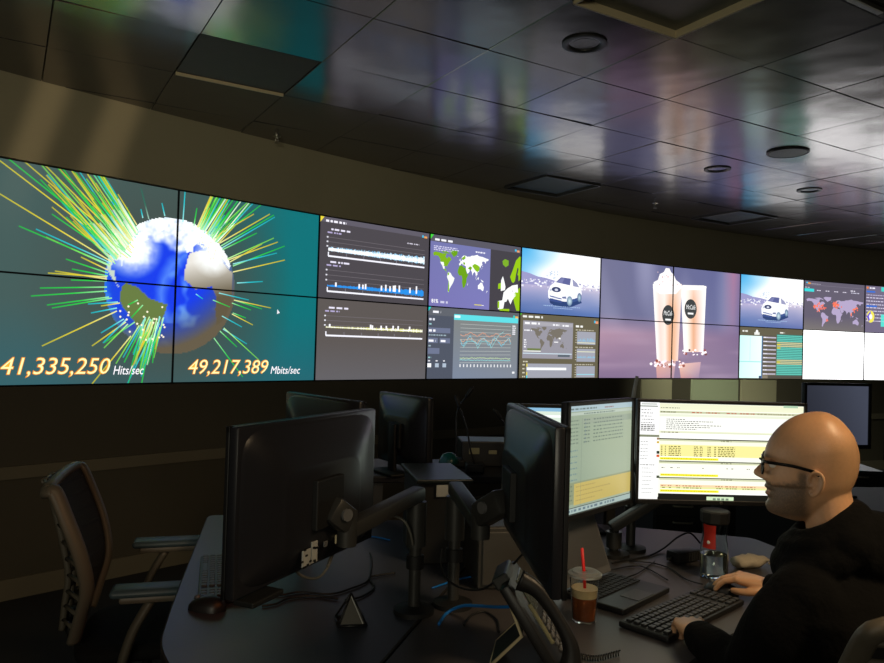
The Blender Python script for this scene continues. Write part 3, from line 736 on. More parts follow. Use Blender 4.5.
d.fr(.715, .415, .95, .43, (214, 216, 190), 3); d.fr(.715, .56, .95, .575, (214, 216, 190), 3); d.fr(.715, .93, .95, .945, (150, 206, 220), 3)
d.fg(.055, .75, .06, .02, (200, 196, 176), 3); d.fr(.095, .77, .65, .99, (156, 158, 170), 1); d.fr(.10, .83, .58, .87, (244, 250, 250), 3); d.fr(.095, .77, .108, .82, (220, 206, 80), 3); d.fr(.095, .90, .108, .95, (220, 206, 80), 3); d.fr(.095, .95, .11, .99, (80, 200, 220), 3)
for k in range(4): d.fg(.05, .80 + k * .06, .035, .02, (200, 196, 176), 40 + k)
put(d, 4, 1, 0, 1)

# --- milkshakes advert, four displays
m_ = Pic(2 * PW, 2 * PH)
def K(px, py): return wall_uv(px, py, 5, (5, 6))
def mbg(x, y):
    u, v = x / (2 * PW), 1 - y / (2 * PH)
    n = noise.noise(V((u * 5, v * 1.2, 4)))
    if v < .62: c = mixc((112, 112, 142), (96, 100, 146), u); c = mixc(c, (160, 160, 190), max(0, n) * .9); c = mixc(c, (176, 120, 150), max(0, 1 - abs(u - .95) / .09) * (1 - v) * .8)
    else: c = mixc((170, 138, 160), (128, 104, 140), u)
    fl = max(0, min(1, (v - .46) / .16)) if v < .62 else 1
    c2 = mixc(mixc((172, 140, 160), (122, 100, 136), u), (128, 108, 140), max(0, (v - .62) / .38))
    c2 = mixc(c2, (196, 170, 190), max(0, noise.noise(V((u * 3, v * 14, 7)))) * .5)
    return mixc(c, c2, fl)
m_.grid(0, 0, 2 * PW, 2 * PH, 56, 36, mbg, 0)
def mp_(pts, col, layer): m_.poly([K(*p) for p in pts], col, layer)
def cupshape(l, rr, top, bot, taper, cols, layer):
    n = 10
    for k in range(n):
        def X(t, y): 
            s_ = (y - top) / (bot - top); return (l + taper * s_) + t * ((rr - taper * s_) - (l + taper * s_))
        for j in range(6):
            ya, yb = top + (bot - top) * j / 6, top + (bot - top) * (j + 1) / 6
            def cc(t, y): 
                f = t * (len(cols) - 1); i = min(int(f), len(cols) - 2); c = mixc(cols[i], cols[i + 1], f - i); s_ = (y - top) / (bot - top)
                return mixc(c, (255, 250, 246), max(0, .55 - s_ * 1.5))
            t0, t1 = k / n, (k + 1) / n
            mp_([(X(t0, yb), yb), (X(t1, yb), yb), (X(t1, ya), ya), (X(t0, ya), ya)], (cc(t0, yb), cc(t1, yb), cc(t1, ya), cc(t0, ya)), layer)
WHc, TAN, PNK = (255, 252, 250), (226, 168, 132), (244, 214, 204)
mp_([(656, 361), (676, 361), (674, 378), (657, 378)], ((226, 170, 150), (200, 160, 160), (170, 136, 156), (190, 140, 150)), 1); mp_([(679, 364), (701, 362), (699, 378), (681, 378)], ((236, 190, 170), (200, 160, 170), (150, 126, 156), (196, 140, 140)), 1)
cupshape(681, 706.5, 286, 352, 3.0, (WHc, (252, 236, 226), TAN, PNK, WHc), 2)
mp_([(680, 287), (683, 285), (704, 285.5), (707, 287.5), (703, 290), (684, 290)], (255, 252, 250), 3)
cupshape(653, 682, 284, 361, 4.0, (WHc, PNK, (250, 230, 220), TAN, (232, 182, 148), PNK), 4)
mp_([(653, 288), (654, 282), (658, 280), (660, 274), (664, 272), (666, 268), (669.5, 268.5), (671, 272), (674, 275), (676, 280), (680, 283), (682, 287), (676, 294), (660, 294)], (255, 252, 250), 5)
for k in range(20): q = K(rs.uniform(656, 678), rs.uniform(272, 287)); m_.rect(q[0], q[1], q[0] + .012, q[1] + .010, rs.choice(((214, 140, 150), (232, 200, 204), (190, 120, 130))), 6)
for (x, y, tx) in ((668.2, 315, 0), (690.7, 309, 0)):
    q = K(x, y); m_.disc(q[0], q[1], .098, .112, (52, 54, 58), 7, 26)
    m_.text('McCaf\u00e9', q[0] - .076, q[1] - .004, .075, (246, 246, 246), 8, .2, 0.0, .152); m_.rect(q[0] - .045, q[1] - .062, q[0] + .045, q[1] - .042, (240, 240, 240), 8)
for k in range(60):
    q = K(rs.uniform(651, 684), 361 + rs.uniform(-1, 6)) if k < 38 else K(rs.uniform(683, 707), 351 + rs.uniform(-1, 4)); z = rs.uniform(.01, .026)
    m_.disc(q[0], q[1], z, z * .7, rs.choice(((255, 246, 250), (248, 226, 236), (255, 255, 255), (150, 70, 60))) if rs.random() > .1 else (110, 50, 50), 8, 7)
put(m_, 5, 2, 0, 2)

d = Dash((94, 88, 70)); d.fg(.05, .10, .09, .03, (226, 226, 220), 3); d.disc(.27 * PW, .91 * PH, .022, .025, (246, 246, 246), 2, 10); d.fr(.23, .10, .31, .15, (226, 226, 220), 2)
d.fr(.0, .17, .35, .985, ((206, 246, 240), (232, 255, 252), (236, 255, 252), (200, 250, 246)), 1); d.fr(0, .66, .35, .68, (160, 224, 222), 2); d.fr(.165, .19, .175, .66, (190, 240, 238), 2); d.fr(.345, .17, .36, .99, (66, 110, 160), 2); d.fr(.31, .94, .345, .985, (40, 60, 100), 3)
d.fr(.58, .12, 1, .93, (52, 116, 110), 1)
for k in range(10): d.fr(.37, .18 + k * .079, .57, .205 + k * .079, (184, 180, 198), 2); d.fg(.375, .20 + k * .079, .06, .02, (232, 230, 240), k, 3); d.fr(.37, .15 + k * .079, .575, .176 + k * .079, (86, 78, 70), 2)
for k in range(23):
    c = (96, 196, 180) if k not in (4, 5, 6, 14, 15, 16) else (206, 198, 150)
    d.fr(.585, .135 + k * .0345, 1, .156 + k * .0345, c, 2)
    if k in (5, 7, 15): d.fr(.585, .135 + k * .0345, .64, .16 + k * .0345, (222, 206, 50), 3)
d.fg(.63, .10, .08, .025, (230, 230, 220), 2); d.fr(.45, .94, 1, .985, (76, 72, 66), 1); d.fr(.36, .93, .45, .985, (130, 120, 104), 1)
put(d, 7, 1, 0, 1)

d = Dash((98, 92, 108)); d.fr(0, .72, 1, 1, ((120, 114, 112), (116, 110, 110), (100, 94, 110), (98, 92, 108)), 1); d.fr(.04, .035, .065, .06, (60, 190, 230), 3); d.fr(.065, .045, .11, .07, (236, 160, 70), 3); d.fg(.12, .07, .15, .012, (176, 172, 186), 3); d.fr(0, .085, 1, .09, (130, 124, 140), 2)
d.fr(.01, .165, .165, .225, (60, 214, 214), 2); d.fg(.02, .15, .08, .015, (190, 190, 200), 2)
for k in range(4): d.fg(.21 + k * .14, .20, .07, .018, (214, 208, 224), 10 + k)
d.fg(.76, .16, .08, .02, (226, 222, 236), 6); d.fg(.77, .20, .14, .018, (206, 204, 222), 7)
hm = worldmap(d, .04 * PW, .06 * PH, .98 * PW, .68 * PH, lambda n: (176, 162, 196), 2)
rh = random.Random(2)
for (lo, la, sx, sy, n) in ((-80, 37, 12, 7, 26), (-119, 37, 3, 5, 8), (8, 49, 12, 6, 40), (140, 37, 4, 4, 6), (120, 28, 4, 8, 8), (-46, -22, 4, 3, 6), (105, 8, 3, 6, 4), (-98, 22, 5, 5, 5)):
    for k in range(n): q = hm((lo + rh.gauss(0, sx), la + rh.gauss(0, sy))); d.disc(q[0], q[1], .011, .011, rh.choice(((240, 106, 80), (226, 120, 110), (250, 130, 90))), 3, 6)
put(d, 8, 1, 1, 1)
d = Dash((112, 104, 128)); d.fr(.03, .03, .06, .07, (230, 130, 60), 3); d.fg(.08, .07, .10, .03, (236, 232, 244), 3); d.fr(.27, .02, 1, .11, (70, 214, 200), 2); d.fr(.03, .115, .17, .15, (60, 110, 206), 2); d.fg(.03, .21, .9, .016, (190, 184, 210), 1)
for k in range(8): d.fg(.03, .27 + k * .07, .9, .02, (206, 200, 222), 20 + k)
d.fr(.03, .42, .2, .455, (60, 110, 206), 2); d.disc(.10 * PW, .34 * PH, .07, .08, (236, 226, 90), 4, 20); d.poly([(.10 * PW, .34 * PH), (.10 * PW, .34 * PH + .08), (.10 * PW - .07, .34 * PH), (.10 * PW - .03, .34 * PH - .074)], (108, 84, 206), 5); d.disc(.10 * PW, .34 * PH, .03, .035, (240, 240, 250), 6, 12)
d.fr(.27, .60, 1, .86, (90, 220, 206), 2)
put(d, 9, 1, 1, 1)
d = Dash((255, 255, 255)); put(d, 8, 1, 0, 1, S_hot); d = Dash((255, 255, 255)); d.fr(.02, .90, .04, .95, (240, 236, 210), 1); put(d, 9, 1, 0, 1, S_hot)

NAMES = {(0, 1): 'wall display showing the upper part of the globe where the long green spikes fan out', (1, 1): 'wall display showing the globe\'s upper edge over Europe, on teal', (0, 0): 'wall display with the figure 41,335,250 under the globe', (1, 0): 'wall display with the figure 49,217,389 and a mouse pointer',
 (2, 1): 'grey wall display with a white and a blue time chart', (2, 0): 'grey wall display with a single yellow time chart at its top', (3, 1): 'wall display with a green and white world map on purple, marked 81%', (3, 0): 'slate wall display with a line chart under a cyan bar',
 (4, 1): 'wall display with a white car, above the small grey world map', (4, 0): 'brown wall display with a small grey world map and three little charts', (5, 1): 'wall display with the whipped cream top of the taller milkshake', (5, 0): 'wall display with the foot of the taller milkshake',
 (6, 1): 'wall display with the upper half of the shorter milkshake', (6, 0): 'wall display with the foot of the shorter milkshake', (7, 1): 'wall display with a white car, beside the red dotted heat map', (7, 0): 'wall display with a striped teal table and pale cyan boxes',
 (8, 1): 'wall display with a lilac world map dotted red', (9, 1): 'wall display with purple tables and a yellow ring chart', (8, 0): 'blank white wall display under the lilac world map', (9, 0): 'blank white wall display under the purple tables'}
for c in range(10):
    for r_ in range(2):
        pic, x0, y0, m = pics[(c, r_)]; a = HEAD[c]
        o = B[c] + V((math.cos(a), math.sin(a), 0)) * (PW / 2)
        root = empty('video_wall_display', (o.x, o.y, Z0 + r_ * PH), a, NAMES[(c, r_)], 'wall display', 'displays of the curved video wall')
        MB().box((0, 0.055, PH / 2), (PW - 0.002, 0.10, PH - 0.002), bev=0.002).build('housing', M_black, root)
        e = 0.0045; mb = MB()
        for sx in (-1, 1): mb.box((sx * (PW / 2 - e / 2 - .0005), 0.0, PH / 2), (e, 0.014, PH - 0.001))
        for sz in (0, 1): mb.box((0, 0.0, e / 2 + .0005 if sz == 0 else PH - e / 2 - .0005), (PW - .001, 0.014, e))
        mb.build('bezel', M_black2, root)
        me = pic.mesh('screen', x0 + e, y0 + e, x0 + PW - e, y0 + PH - e)
        s_ = link('screen', me, m, root); s_.location = (0, 0.003, e)

# ------------------------------------------------------------------ desks
DZ = 0.745
def smooth_poly(pts, rad):
    out = []
    n = len(pts)
    for i, p in enumerate(pts):
        r = rad[i] if isinstance(rad, (list, tuple)) else rad
        p = V((*p, 0)); a = V((*pts[i - 1], 0)); b = V((*pts[(i + 1) % n], 0))
        if r <= 0: out.append((p.x, p.y)); continue
        da = (a - p); db = (b - p); ra = min(r, da.length * .48); rb = min(r, db.length * .48)
        q0 = p + da.normalized() * ra; q1 = p + db.normalized() * rb
        for k in range(9):
            t = k / 8; v = q0 * (1 - t) ** 2 + p * 2 * t * (1 - t) + q1 * t * t; out.append((v.x, v.y))
    return out
def desk(name, pts, rad, m, legs, label):
    cx = sum(p[0] for p in pts) / len(pts); cy = sum(p[1] for p in pts) / len(pts)
    root = empty(name, (cx, cy, 0), 0, label, 'desk')
    pl = smooth_poly([(p[0] - cx, p[1] - cy) for p in pts], rad)
    MB().prism(pl, DZ - 0.028, DZ).build('desk_top', m, root)
    n = len(pl); mb = MB(); vs = []
    ctr = V((0, 0, 0)); ring = []
    for i in range(n):
        p = V((*pl[i], 0)); t = (V((*pl[(i + 1) % n], 0)) - V((*pl[i - 1], 0))).normalized(); nr = V((t.y, -t.x, 0))
        ring.append((p, nr))
    area = sum(pl[i][0] * pl[(i + 1) % n][1] - pl[(i + 1) % n][0] * pl[i][1] for i in range(n))
    sg = 1 if area > 0 else -1
    rings = []
    for (d, z) in ((0.0005, DZ - .029), (0.004, DZ - .026), (0.004, DZ - .003), (0.0005, DZ - .0002)):
        rings.append([V((p.x + nr.x * d * sg, p.y + nr.y * d * sg, z)) for p, nr in ring])
    mb.loft(rings, False); mb.build('edge_band', M_deskedge, root, True, 40)
    for (x, y) in legs:
        MB().tube([(x - cx, y - cy, 0.0), (x - cx, y - cy, DZ - 0.028)], 0.03, 16).lathe([(0.06, 0), (0.06, .008), (0.032, .012)], 20, (x - cx, y - cy, 0), close=True).build('leg', M_darkmetal, root, True, 40)
    return root
desk('desk', [(-.94, 3.05), (-.77, 2.28), (-.69, 1.93), (-.63, 1.70), (-.40, 1.42), (-.26, 1.22), (-.115, 1.709), (.028, 2.20), (.20, 2.80), (.10, 3.05)], [.05, .1, .15, .25, .15, .03, .02, .02, .05, .05], M_desk,
     [(-.62, 1.80), (-.8, 2.9), (-.25, 1.45), (.05, 2.85)], 'blue-grey curved desk with rounded end beside the empty mesh chair')
desk('desk', [(-.24, 1.24), (.28, 1.30), (.50, 1.62), (.70, 1.855), (.83, 1.975), (1.10, 2.22), (1.36, 2.48), (1.285, 2.80), (1.25, 2.926), (.62, 3.10), (.215, 2.82), (.04, 2.20), (-.103, 1.70)], [.03, .15, .2, .1, .05, .1, .12, .03, .03, .03, .03, .02, .02], M_desk2,
     [(-.1, 1.5), (.45, 1.7), (1.25, 2.5), (1.15, 2.85), (.3, 2.8), (.7, 2.98)], 'grey angled desk where the man in the hoodie types')

# ------------------------------------------------------------------ monitors
def monitor(label, p, yaw, w, h, pic=None, m=None, roll=0.0, logo=False, tilt=0.0, bez=0.014, group=None, foot=None):
    root = empty('monitor', p, 0, label, 'monitor', group, rot=(tilt, roll, yaw))
    mb = MB(); mb.box((0, 0.012, 0), (w, 0.022, h), bev=0.006)
    mb.build('housing', M_shell, root, True, 40)
    # bulged back
    rings = []
    for k, (sx, sz, y, dz) in enumerate(((.97, .97, .021, 0), (.93, .92, .030, 0), (.62, .60, .045, -.02), (.56, .54, .050, -.02), (.54, .5, .052, -.02))):
        ring = []
        for q in range(32):
            th = 2 * PI * q / 32; c, s = math.cos(th), math.sin(th); e = .28
            ring.append(V((w / 2 * sx * math.copysign(abs(c) ** e, c), y, dz + h / 2 * sz * math.copysign(abs(s) ** e, s))))
        rings.append(ring)
    MB().loft(rings).build('back_cover', M_shell, root, True, 50)
    mb = MB()
    for s in (-1, 1): mb.box((s * (w / 2 - bez / 2), -.003, 0), (bez, .010, h), bev=.002)
    mb.box((0, -.003, h / 2 - bez / 2), (w, .010, bez), bev=.002); mb.box((0, -.003, -h / 2 + bez * .75), (w, .010, bez * 1.5), bev=.002)
    mb.build('bezel', M_black, root)
    sw, sh = w - 2 * bez, h - 2.5 * bez
    if pic is not None:
        me = pic.mesh('screen', 0, 0, pic.w, pic.h)
        s_ = link('screen', me, m or S_mon, root); s_.scale = (sw / pic.w, 1, sh / pic.h); s_.location = (0, 0.0005, -h / 2 + 1.5 * bez)
    else:
        MB().box((0, .001, bez * .25), (sw, .002, sh)).build('screen', MATS['glossy_black_acetate'], root)
    if logo:
        MB().lathe([(.0055, 0), (.0055, .002), (.001, .0026)], 18, (0, -.0085, -h / 2 + bez * .75), rotm(PI / 2)).build('badge', M_metal, root)
    MB().box((0, .058, -.02), (.11, .016, .11), bev=.003).build('mount_plate', M_black2, root)
    if foot is not None:
        zb = foot - p[2]
        mb = MB(); mb.box((0, .066, (zb + .03) / 2), (.055, .018, .03 - zb), bev=.004); mb.box((0, .045, zb + .006), (.20, .16, .012), bev=.004)
        mb.build('stand', M_black2, root, True, 40)
    return root
def yaw_of(fx, fy): return math.atan2(fx, -fy)

def warm_pic():
    d = Pic(.5, .3); d.rect(0, 0, .5, .3, (240, 150, 84), 0); d.rect(0, 0, .5, .08, (250, 130, 50), 1); d.rect(.05, .1, .3, .26, (240, 120, 60), 1)
    for k in range(10): d.greek(.32, .24 - k * .018, .15, .008, (90, 80, 80), k)
    return d
def term_pic(bg=(30, 34, 44), fgc=(150, 170, 190)):
    d = Pic(.5, .3); d.rect(0, 0, .5, .3, bg, 0); d.rect(0, .285, .5, .3, (60, 90, 140), 1)
    for k in range(18): d.greek(.02, .265 - k * .014, .3 + .1 * ((k * 7) % 3), .006, fgc, k)
    return d
# big monitor seen from behind
m1 = monitor('large monitor seen from behind on its arm, over the blue-grey desk', (-.297, 1.683, 1.133), yaw_of(-.914, .404), .548, .336, warm_pic(), screen_mat('warm_monitor_picture', 1.6, .02, .3))
for (x, z, w_, h_, mm) in ((-.075, -.128, .030, .036, M_lgray), (-.045, -.122, .022, .046, M_lgray), (.0, -.115, .014, .012, M_gray), (.045, -.115, .006, .02, M_rim)):
    MB().box((-x, .054, z), (w_, .004, h_), bev=.001).build('port_label', mm, m1)
rg = random.Random(4)
mb = MB()
for k in range(12): mb.box((.098 - rg.random() * .066, .0568, -.150 + rg.random() * .045), (.008, .0015, .004))
mb.build('port', M_black2, m1)
MB().box((.20, .028, -.178), (.10, .05, .012), bev=.003).build('cable_cover', M_black2, m1)
# monitor turned towards the man, back visible
monitor('slim monitor seen almost edge-on from behind, beside the lit pale green screen', (.221, 1.68, 1.160), yaw_of(.998, .07), .58, .326, term_pic((240, 236, 220), (120, 110, 90)), S_mon)
monitor('dark monitor standing just behind the large back-turned monitor', (-.42, 2.70, 1.115), yaw_of(.77, .64), .52, .315, term_pic(), S_mon, foot=DZ)
monitor('monitor with sunset-tinted back, farther off between the desks', (-.150, 3.33, 1.085), yaw_of(.838, .545), .44, .32, term_pic(), S_mon, foot=.8955)

# pale green screen beside the main one
sp = Pic(.41, .33); sp.rect(0, 0, .41, .33, (168, 182, 158), 0)
sp.grid(0, 0, .41, .33, 12, 10, lambda x, y: mixc((150, 168, 146), (178, 190, 164), x / .41), 0)
sp.rect(0, .312, .41, .33, (176, 200, 208), 1); sp.greek(.01, .317, .16, .005, (110, 130, 130), 2); sp.greek(.22, .317, .06, .004, (150, 110, 110), 3)
sp.rect(.0, .30, .41, .309, (190, 204, 190), 1); sp.greek(.09, .302, .2, .004, (110, 130, 120), 4)
sp.rect(.078, .016, .08, .29, (130, 146, 130), 2); sp.rect(.08, .27, .41, .29, (158, 172, 152), 1)
for k in range(7):
    y = .282 - k * .0115; sp.greek(.09, y, .04, .004, (110, 126, 116), 10 + k); sp.greek(.15, y, .2, .004, (104, 122, 112), 20 + k, 2, .7); sp.greek(.012, y, .05, .004, (120, 136, 122), 30 + k)
    sp.rect(.098, y, .1, y + .006, (96, 116, 150), 3)
for k in range(6): sp.greek(.012, .19 - k * .018, .045, .004, (120, 146, 146), 50 + k)
sp.rect(.0, .028, .41, .095, (150, 160, 128), 1); sp.rect(.04, .024, .41, .09, (206, 186, 108), 2)
for k in range(4): sp.greek(.05, .078 - k * .014, .12 + .05 * ((k * 5) % 3), .003, (176, 156, 96), 70 + k, 3); sp.greek(.006, .082 - k * .014, .025, .004, (116, 130, 110), 80 + k, 3)
sp.rect(0, 0, .41, .018, (176, 196, 190), 3); sp.greek(.01, .005, .3, .007, (110, 130, 140), 90, 4, .6); sp.rect(0, .016, .41, .0185, (80, 90, 90), 4)
monitor('squarish monitor with a pale green window and yellow strip, next to the man\'s main screen', (.503, 2.28, 1.144), math.atan2(.30, .271), .405, .345, sp, screen_mat('soft_monitor_picture', .92, .02, .3), bez=.012)

# main screen
ms = Pic(1.72, .96)      # photo pixels / 100
def mx(px, py): return ((px - 638.5) / 100 * (1.72 / 1.695), .96 - (py - 403.5) / 100 * (.96 / .945))
def mr_(x0, y0, x1, y1, col, layer=1): a = mx(x0, y1); b_ = mx(x1, y0); ms.rect(a[0], a[1], b_[0], b_[1], col, layer)
def mgk(x0, y, x1, h, col, seed, layer=3, fill=.75): a = mx(x0, y); ms.greek(a[0], a[1] - h / 200, (x1 - x0) / 100, h / 100, col, seed, layer, fill)
ms.rect(0, 0, 1.72, .96, (18, 20, 18), 0)
mr_(658.5, 404, 812, 496, (250, 252, 236), 1)
mr_(638.5, 403.5, 658.5, 500.5, (252, 252, 252), 2); mr_(638.5, 498, 658.5, 500.5, (196, 214, 196), 3)
mr_(640, 404.5, 656, 406, (200, 206, 200), 3); mr_(639, 406.8, 657, 408.0, (150, 156, 146), 3)
for k in range(5): mgk(640 + (k % 2), 411 + k * 3.1, 650 + (k * 3) % 5, .7, (96, 96, 92), k)
for k in range(4): mgk(640, 425.8 + k * 1.7, 654.5, .9, (60, 62, 56), 10 + k, 3, .9)
mr_(638.5, 435.3, 659, 437.5, (130, 136, 112), 4)
for k in range(6): mgk(640, 442 + k * 3.4, 648 + (k * 5) % 5, .6, (130, 132, 126), 20 + k)
mgk(640, 464.8, 656, .9, (140, 140, 136), 31)
for k in range(7): mgk(642, 468 + k * 4, 651 + (k * 3) % 4, .6, (140, 144, 134), 33 + k)
mr_(656.5, 438, 659, 440, (150, 120, 90), 5); mr_(656.5, 441.5, 659, 443.5, (206, 170, 60), 5); mr_(656.5, 451, 659.5, 453.8, (40, 52, 40), 5); mr_(656.5, 454.6, 659.5, 457, (214, 90, 40), 5); mr_(657, 475, 660, 477.5, (70, 80, 60), 5)
mr_(659, 404.5, 812, 410.5, (236, 238, 206), 2); mr_(659, 411.5, 812, 413.6, (196, 200, 166), 2); mgk(660, 412.6, 676, 1.0, (110, 110, 90), 45)
for x0, x1 in ((692, 703), (707, 721), (728, 739), (742, 758)): mgk(x0, 412.6, x1, 1.0, (190, 90, 70), int(x0), 4)
mgk(760, 412.6, 800, 1.0, (150, 140, 110), 44); mgk(660, 408.5, 680, .7, (120, 120, 100), 41); mr_(787, 403.5, 802, 405.8, (170, 200, 170), 3)
mr_(659, 414.5, 812, 417, (232, 236, 214), 2); mr_(660, 417.2, 812, 431, (252, 253, 246), 2)
for k, L in enumerate((20, 49, 34, 58, 46, 32)): mgk(666, 419.6 + k * 1.9, 666 + L, .7, (66, 68, 62), 60 + k)
mr_(659, 431.2, 812, 433.2, (226, 230, 200), 2); mgk(661, 432.4, 680, .8, (120, 110, 80), 71, 4)
mr_(660, 433.2, 812, 438.2, (255, 255, 255), 2)
mr_(659, 438.4, 812, 439.4, (36, 40, 30), 3); mr_(659, 439.4, 812, 441, (206, 210, 174), 3); mgk(723, 440.3, 734, .9, (130, 130, 100), 72, 4)
mr_(660, 444.5, 790, 455.8, (244, 236, 156), 2); mr_(660, 441.2, 812, 444.5, (250, 250, 226), 2)
for (x0, x1) in ((661, 663), (665, 666.5), (669, 682), (695, 700), (701, 704.5), (709, 713), (716, 718.5), (720, 738)):
    for k in range(6): mgk(x0, 446.3 + k * 1.75, x1, .85, (112, 98, 40), int(x0 * 3 + k), 4)
mr_(660, 457, 720.5, 459.3, (248, 240, 40), 3); mgk(661, 458.2, 719, .7, (196, 184, 40), 77, 4)
mr_(659.5, 460.3, 812, 461.2, (36, 40, 30), 3); mr_(659.5, 461.2, 812, 463, (206, 210, 174), 3); mgk(723, 462, 735, .8, (130, 130, 100), 78, 4)
mr_(660, 463, 812, 472, (252, 252, 238), 2)
for (x0, x1) in ((662, 666), (671, 675), (678, 681), (704, 706), (729, 731), (734, 737), (750, 754)): mgk(x0, 467, x1, .8, (100, 100, 90), int(x0), 4)
mr_(661, 473, 720.5, 475.2, (248, 240, 40), 3); mgk(662, 474, 719, .7, (196, 184, 40), 79, 4)
mr_(660, 476.4, 812, 477.2, (36, 40, 30), 3); mr_(660, 477.2, 812, 479, (206, 210, 174), 3); mgk(724, 478, 736, .8, (130, 130, 100), 80, 4)
mr_(661, 479, 812, 483, (250, 250, 232), 2); mr_(661, 483.4, 790, 485.6, (244, 214, 170), 2); mr_(661, 485.6, 790, 487.4, (230, 232, 160), 2)
for (x0, x1) in ((662, 667), (669, 673), (677, 682), (684, 704), (718, 726), (728, 741), (745, 760)): mgk(x0, 484.6, x1, .9, (190, 120, 90), int(x0), 4); mgk(x0 + 1, 486.5, x1, .9, (140, 140, 80), int(x0) + 1, 4)
mr_(661, 488.4, 721.5, 490.8, (248, 240, 40), 3); mgk(662, 489.6, 720, .7, (196, 184, 40), 81, 4)
mr_(661, 491, 812, 492.3, (255, 255, 250), 3); mr_(659, 492.3, 812, 503, (16, 18, 16), 4)
mr_(709, 494.6, 737, 499.2, (206, 230, 190), 5)
for k in range(4): mr_(715.5 + k * 4.4, 496, 718.5 + k * 4.4, 497.8, (110, 130, 110), 6)
monitor('man\'s main wide monitor full of white and yellow log windows', (.932, 2.435, 1.143), .035, .568, .342, ms, screen_mat('hot_monitor_picture', 1.12, .02, .3), logo=True, bez=.010)

# far monitors
fp = Pic(.5, .3); fp.rect(0, 0, .5, .3, (206, 220, 206), 0); fp.rect(0, .285, .5, .3, (130, 176, 206), 1); fp.rect(0, .26, .5, .27, (236, 240, 240), 2)
monitor('far monitor with a pale blue title bar, mostly hidden behind the pale green screen', (.568, 2.93, 1.090), .08, .52, .32, fp, S_mon, foot=DZ)
sl = Pic(.5, .3); sl.grid(0, 0, .5, .3, 6, 4, lambda x, y: mixc((34, 36, 44), (62, 66, 80), min(1, x / .5 * .8 + y)), 0)
monitor('monitor with a dim slate-grey screen, behind the man\'s head', (2.06, 3.82, 1.165), math.radians(12), .40, .34, sl, S_mon, foot=DZ)
bp_ = Pic(.5, .3); bp_.rect(0, 0, .5, .3, (86, 134, 206), 0); bp_.rect(0, .0, .5, .2, (40, 46, 66), 1); bp_.rect(.0, .2, .5, .206, (110, 150, 216), 2)
monitor('blue-lit monitor at the picture\'s edge, past the empty chair behind the man', (2.42, 3.62, 1.14), .25, .54, .33, bp_, S_mon, foot=DZ)

# ------------------------------------------------------------------ monitor arms
def arm(label, base, top, mid, end):
    root = empty('monitor_mount', (base[0], base[1], DZ), 0, label, 'monitor arm', 'jointed monitor arms on the desks')
    o = V((base[0], base[1], DZ)); L = lambda p: V(p) - o
    MB().lathe([(.055, 0), (.055, .012), (.03, .016), (.02, .02)], 24, close=True).build('base', M_black2, root, True, 40)
    MB().tube([(0, 0, .015), (0, 0, top - DZ)], .0165, 18).build('pole', M_darkmetal, root, True, 50)
    MB().tube([(0, 0, max(.03, top - DZ - .13)), (0, 0, top - DZ - .01)], .027, 20).build('collar', M_darkmetal, root, True, 50)
    MB().tube([(0, 0, max(.03, top - DZ - .19)), (0, 0, max(.05, top - DZ - .155))], .024, 16).build('ring_clamp', M_black2, root, True, 50)
    a, b_, e = V((0, 0, top - DZ + .01)), L(mid), L(end)
    mb = MB(); d = (b_ - a); R_ = d.to_track_quat('X', 'Z').to_matrix()
    mb.box((a + b_) / 2, (d.length + .03, .042, .038), R_, bev=.008); mb.build('lower_link', M_darkmetal, root, True, 40)
    MB().tube([b_ + V((0, 0, -.035)), b_ + V((0, 0, .045))], .023, 18).build('elbow', M_darkmetal, root, True, 50)
    mb = MB(); d = e - b_; R_ = d.to_track_quat('X', 'Z').to_matrix()
    mb.box(b_ + d * .5 + V((0, 0, .02)), (d.length, .05, .06), R_, bev=.01); mb.build('head', M_darkmetal, root, True, 40)
    sd = V((-d.y, d.x, 0)).normalized()
    MB().tube([b_ + d * .45 + V((0, 0, .025)) - sd * .032, b_ + d * .45 + V((0, 0, .025)) + sd * .032], .014, 16).build('pivot', M_gray, root, True, 50)
    return root
arm('jointed arm holding the large back-turned monitor, on the blue-grey desk', (-.055, 2.01), 1.055, (-.205, 1.70, 1.04), (-.242, 1.662, 1.08))
arm('jointed arm holding the monitor seen edge-on, on the grey desk', (.052, 2.07), 1.06, (.105, 1.76, 1.05), (.155, 1.69, 1.10))
arm('jointed arm between the two lit screens in front of the man', (.71, 2.70), 1.06, (.545, 2.49, 1.06), (.452, 2.335, 1.11))
arm('short monitor arm behind the man\'s main wide monitor', (.63, 2.62), .84, (.90, 2.63, 1.02), (.925, 2.50, 1.11))

# ------------------------------------------------------------------ desk things
def box_thing(name, label, cat, p, rz, size, m, bev=.006, group=None):
    root = empty(name, p, rz, label, cat, group)
    return root
# desk-top cabinet and unit behind the monitor arms
root = empty('equipment_cabinet', (-.01, 2.60, DZ), math.radians(12), 'black equipment cabinet with a pale corner label, behind the monitor arms', 'cabinet')
MB().box((0, 0, .135), (.17, .30, .27), bev=.006).build('body', M_black2, root)
MB().box((0, 0, .277), (.19, .34, .014), bev=.004).build('top_panel', mat('teal_black_top', rgb(18, 26, 26), .35), root)
MB().box((.0, -.158, .245), (.055, .006, .04), bev=.002).build('label_plate', M_lgray, root)
root = empty('computer_case', (.225, 2.35, DZ), math.radians(8), 'plain grey metal computer case under the edge-on monitor', 'computer')
MB().box((0, 0, .095), (.235, .26, .185), bev=.006).build('case', mat('case_grey', rgb(60, 58, 54), .5, vary=.05, scale=30), root)
MB().box((0, -.133, .095), (.21, .008, .16), bev=.004).build('front_panel', mat('case_front', rgb(66, 64, 60), .5, vary=.06, scale=30), root)
MB().lathe([(.007, 0), (.007, .004), (.001, .005)], 14, (.085, -.137, .15), rotm(PI / 2)).build('button', M_gray, root)

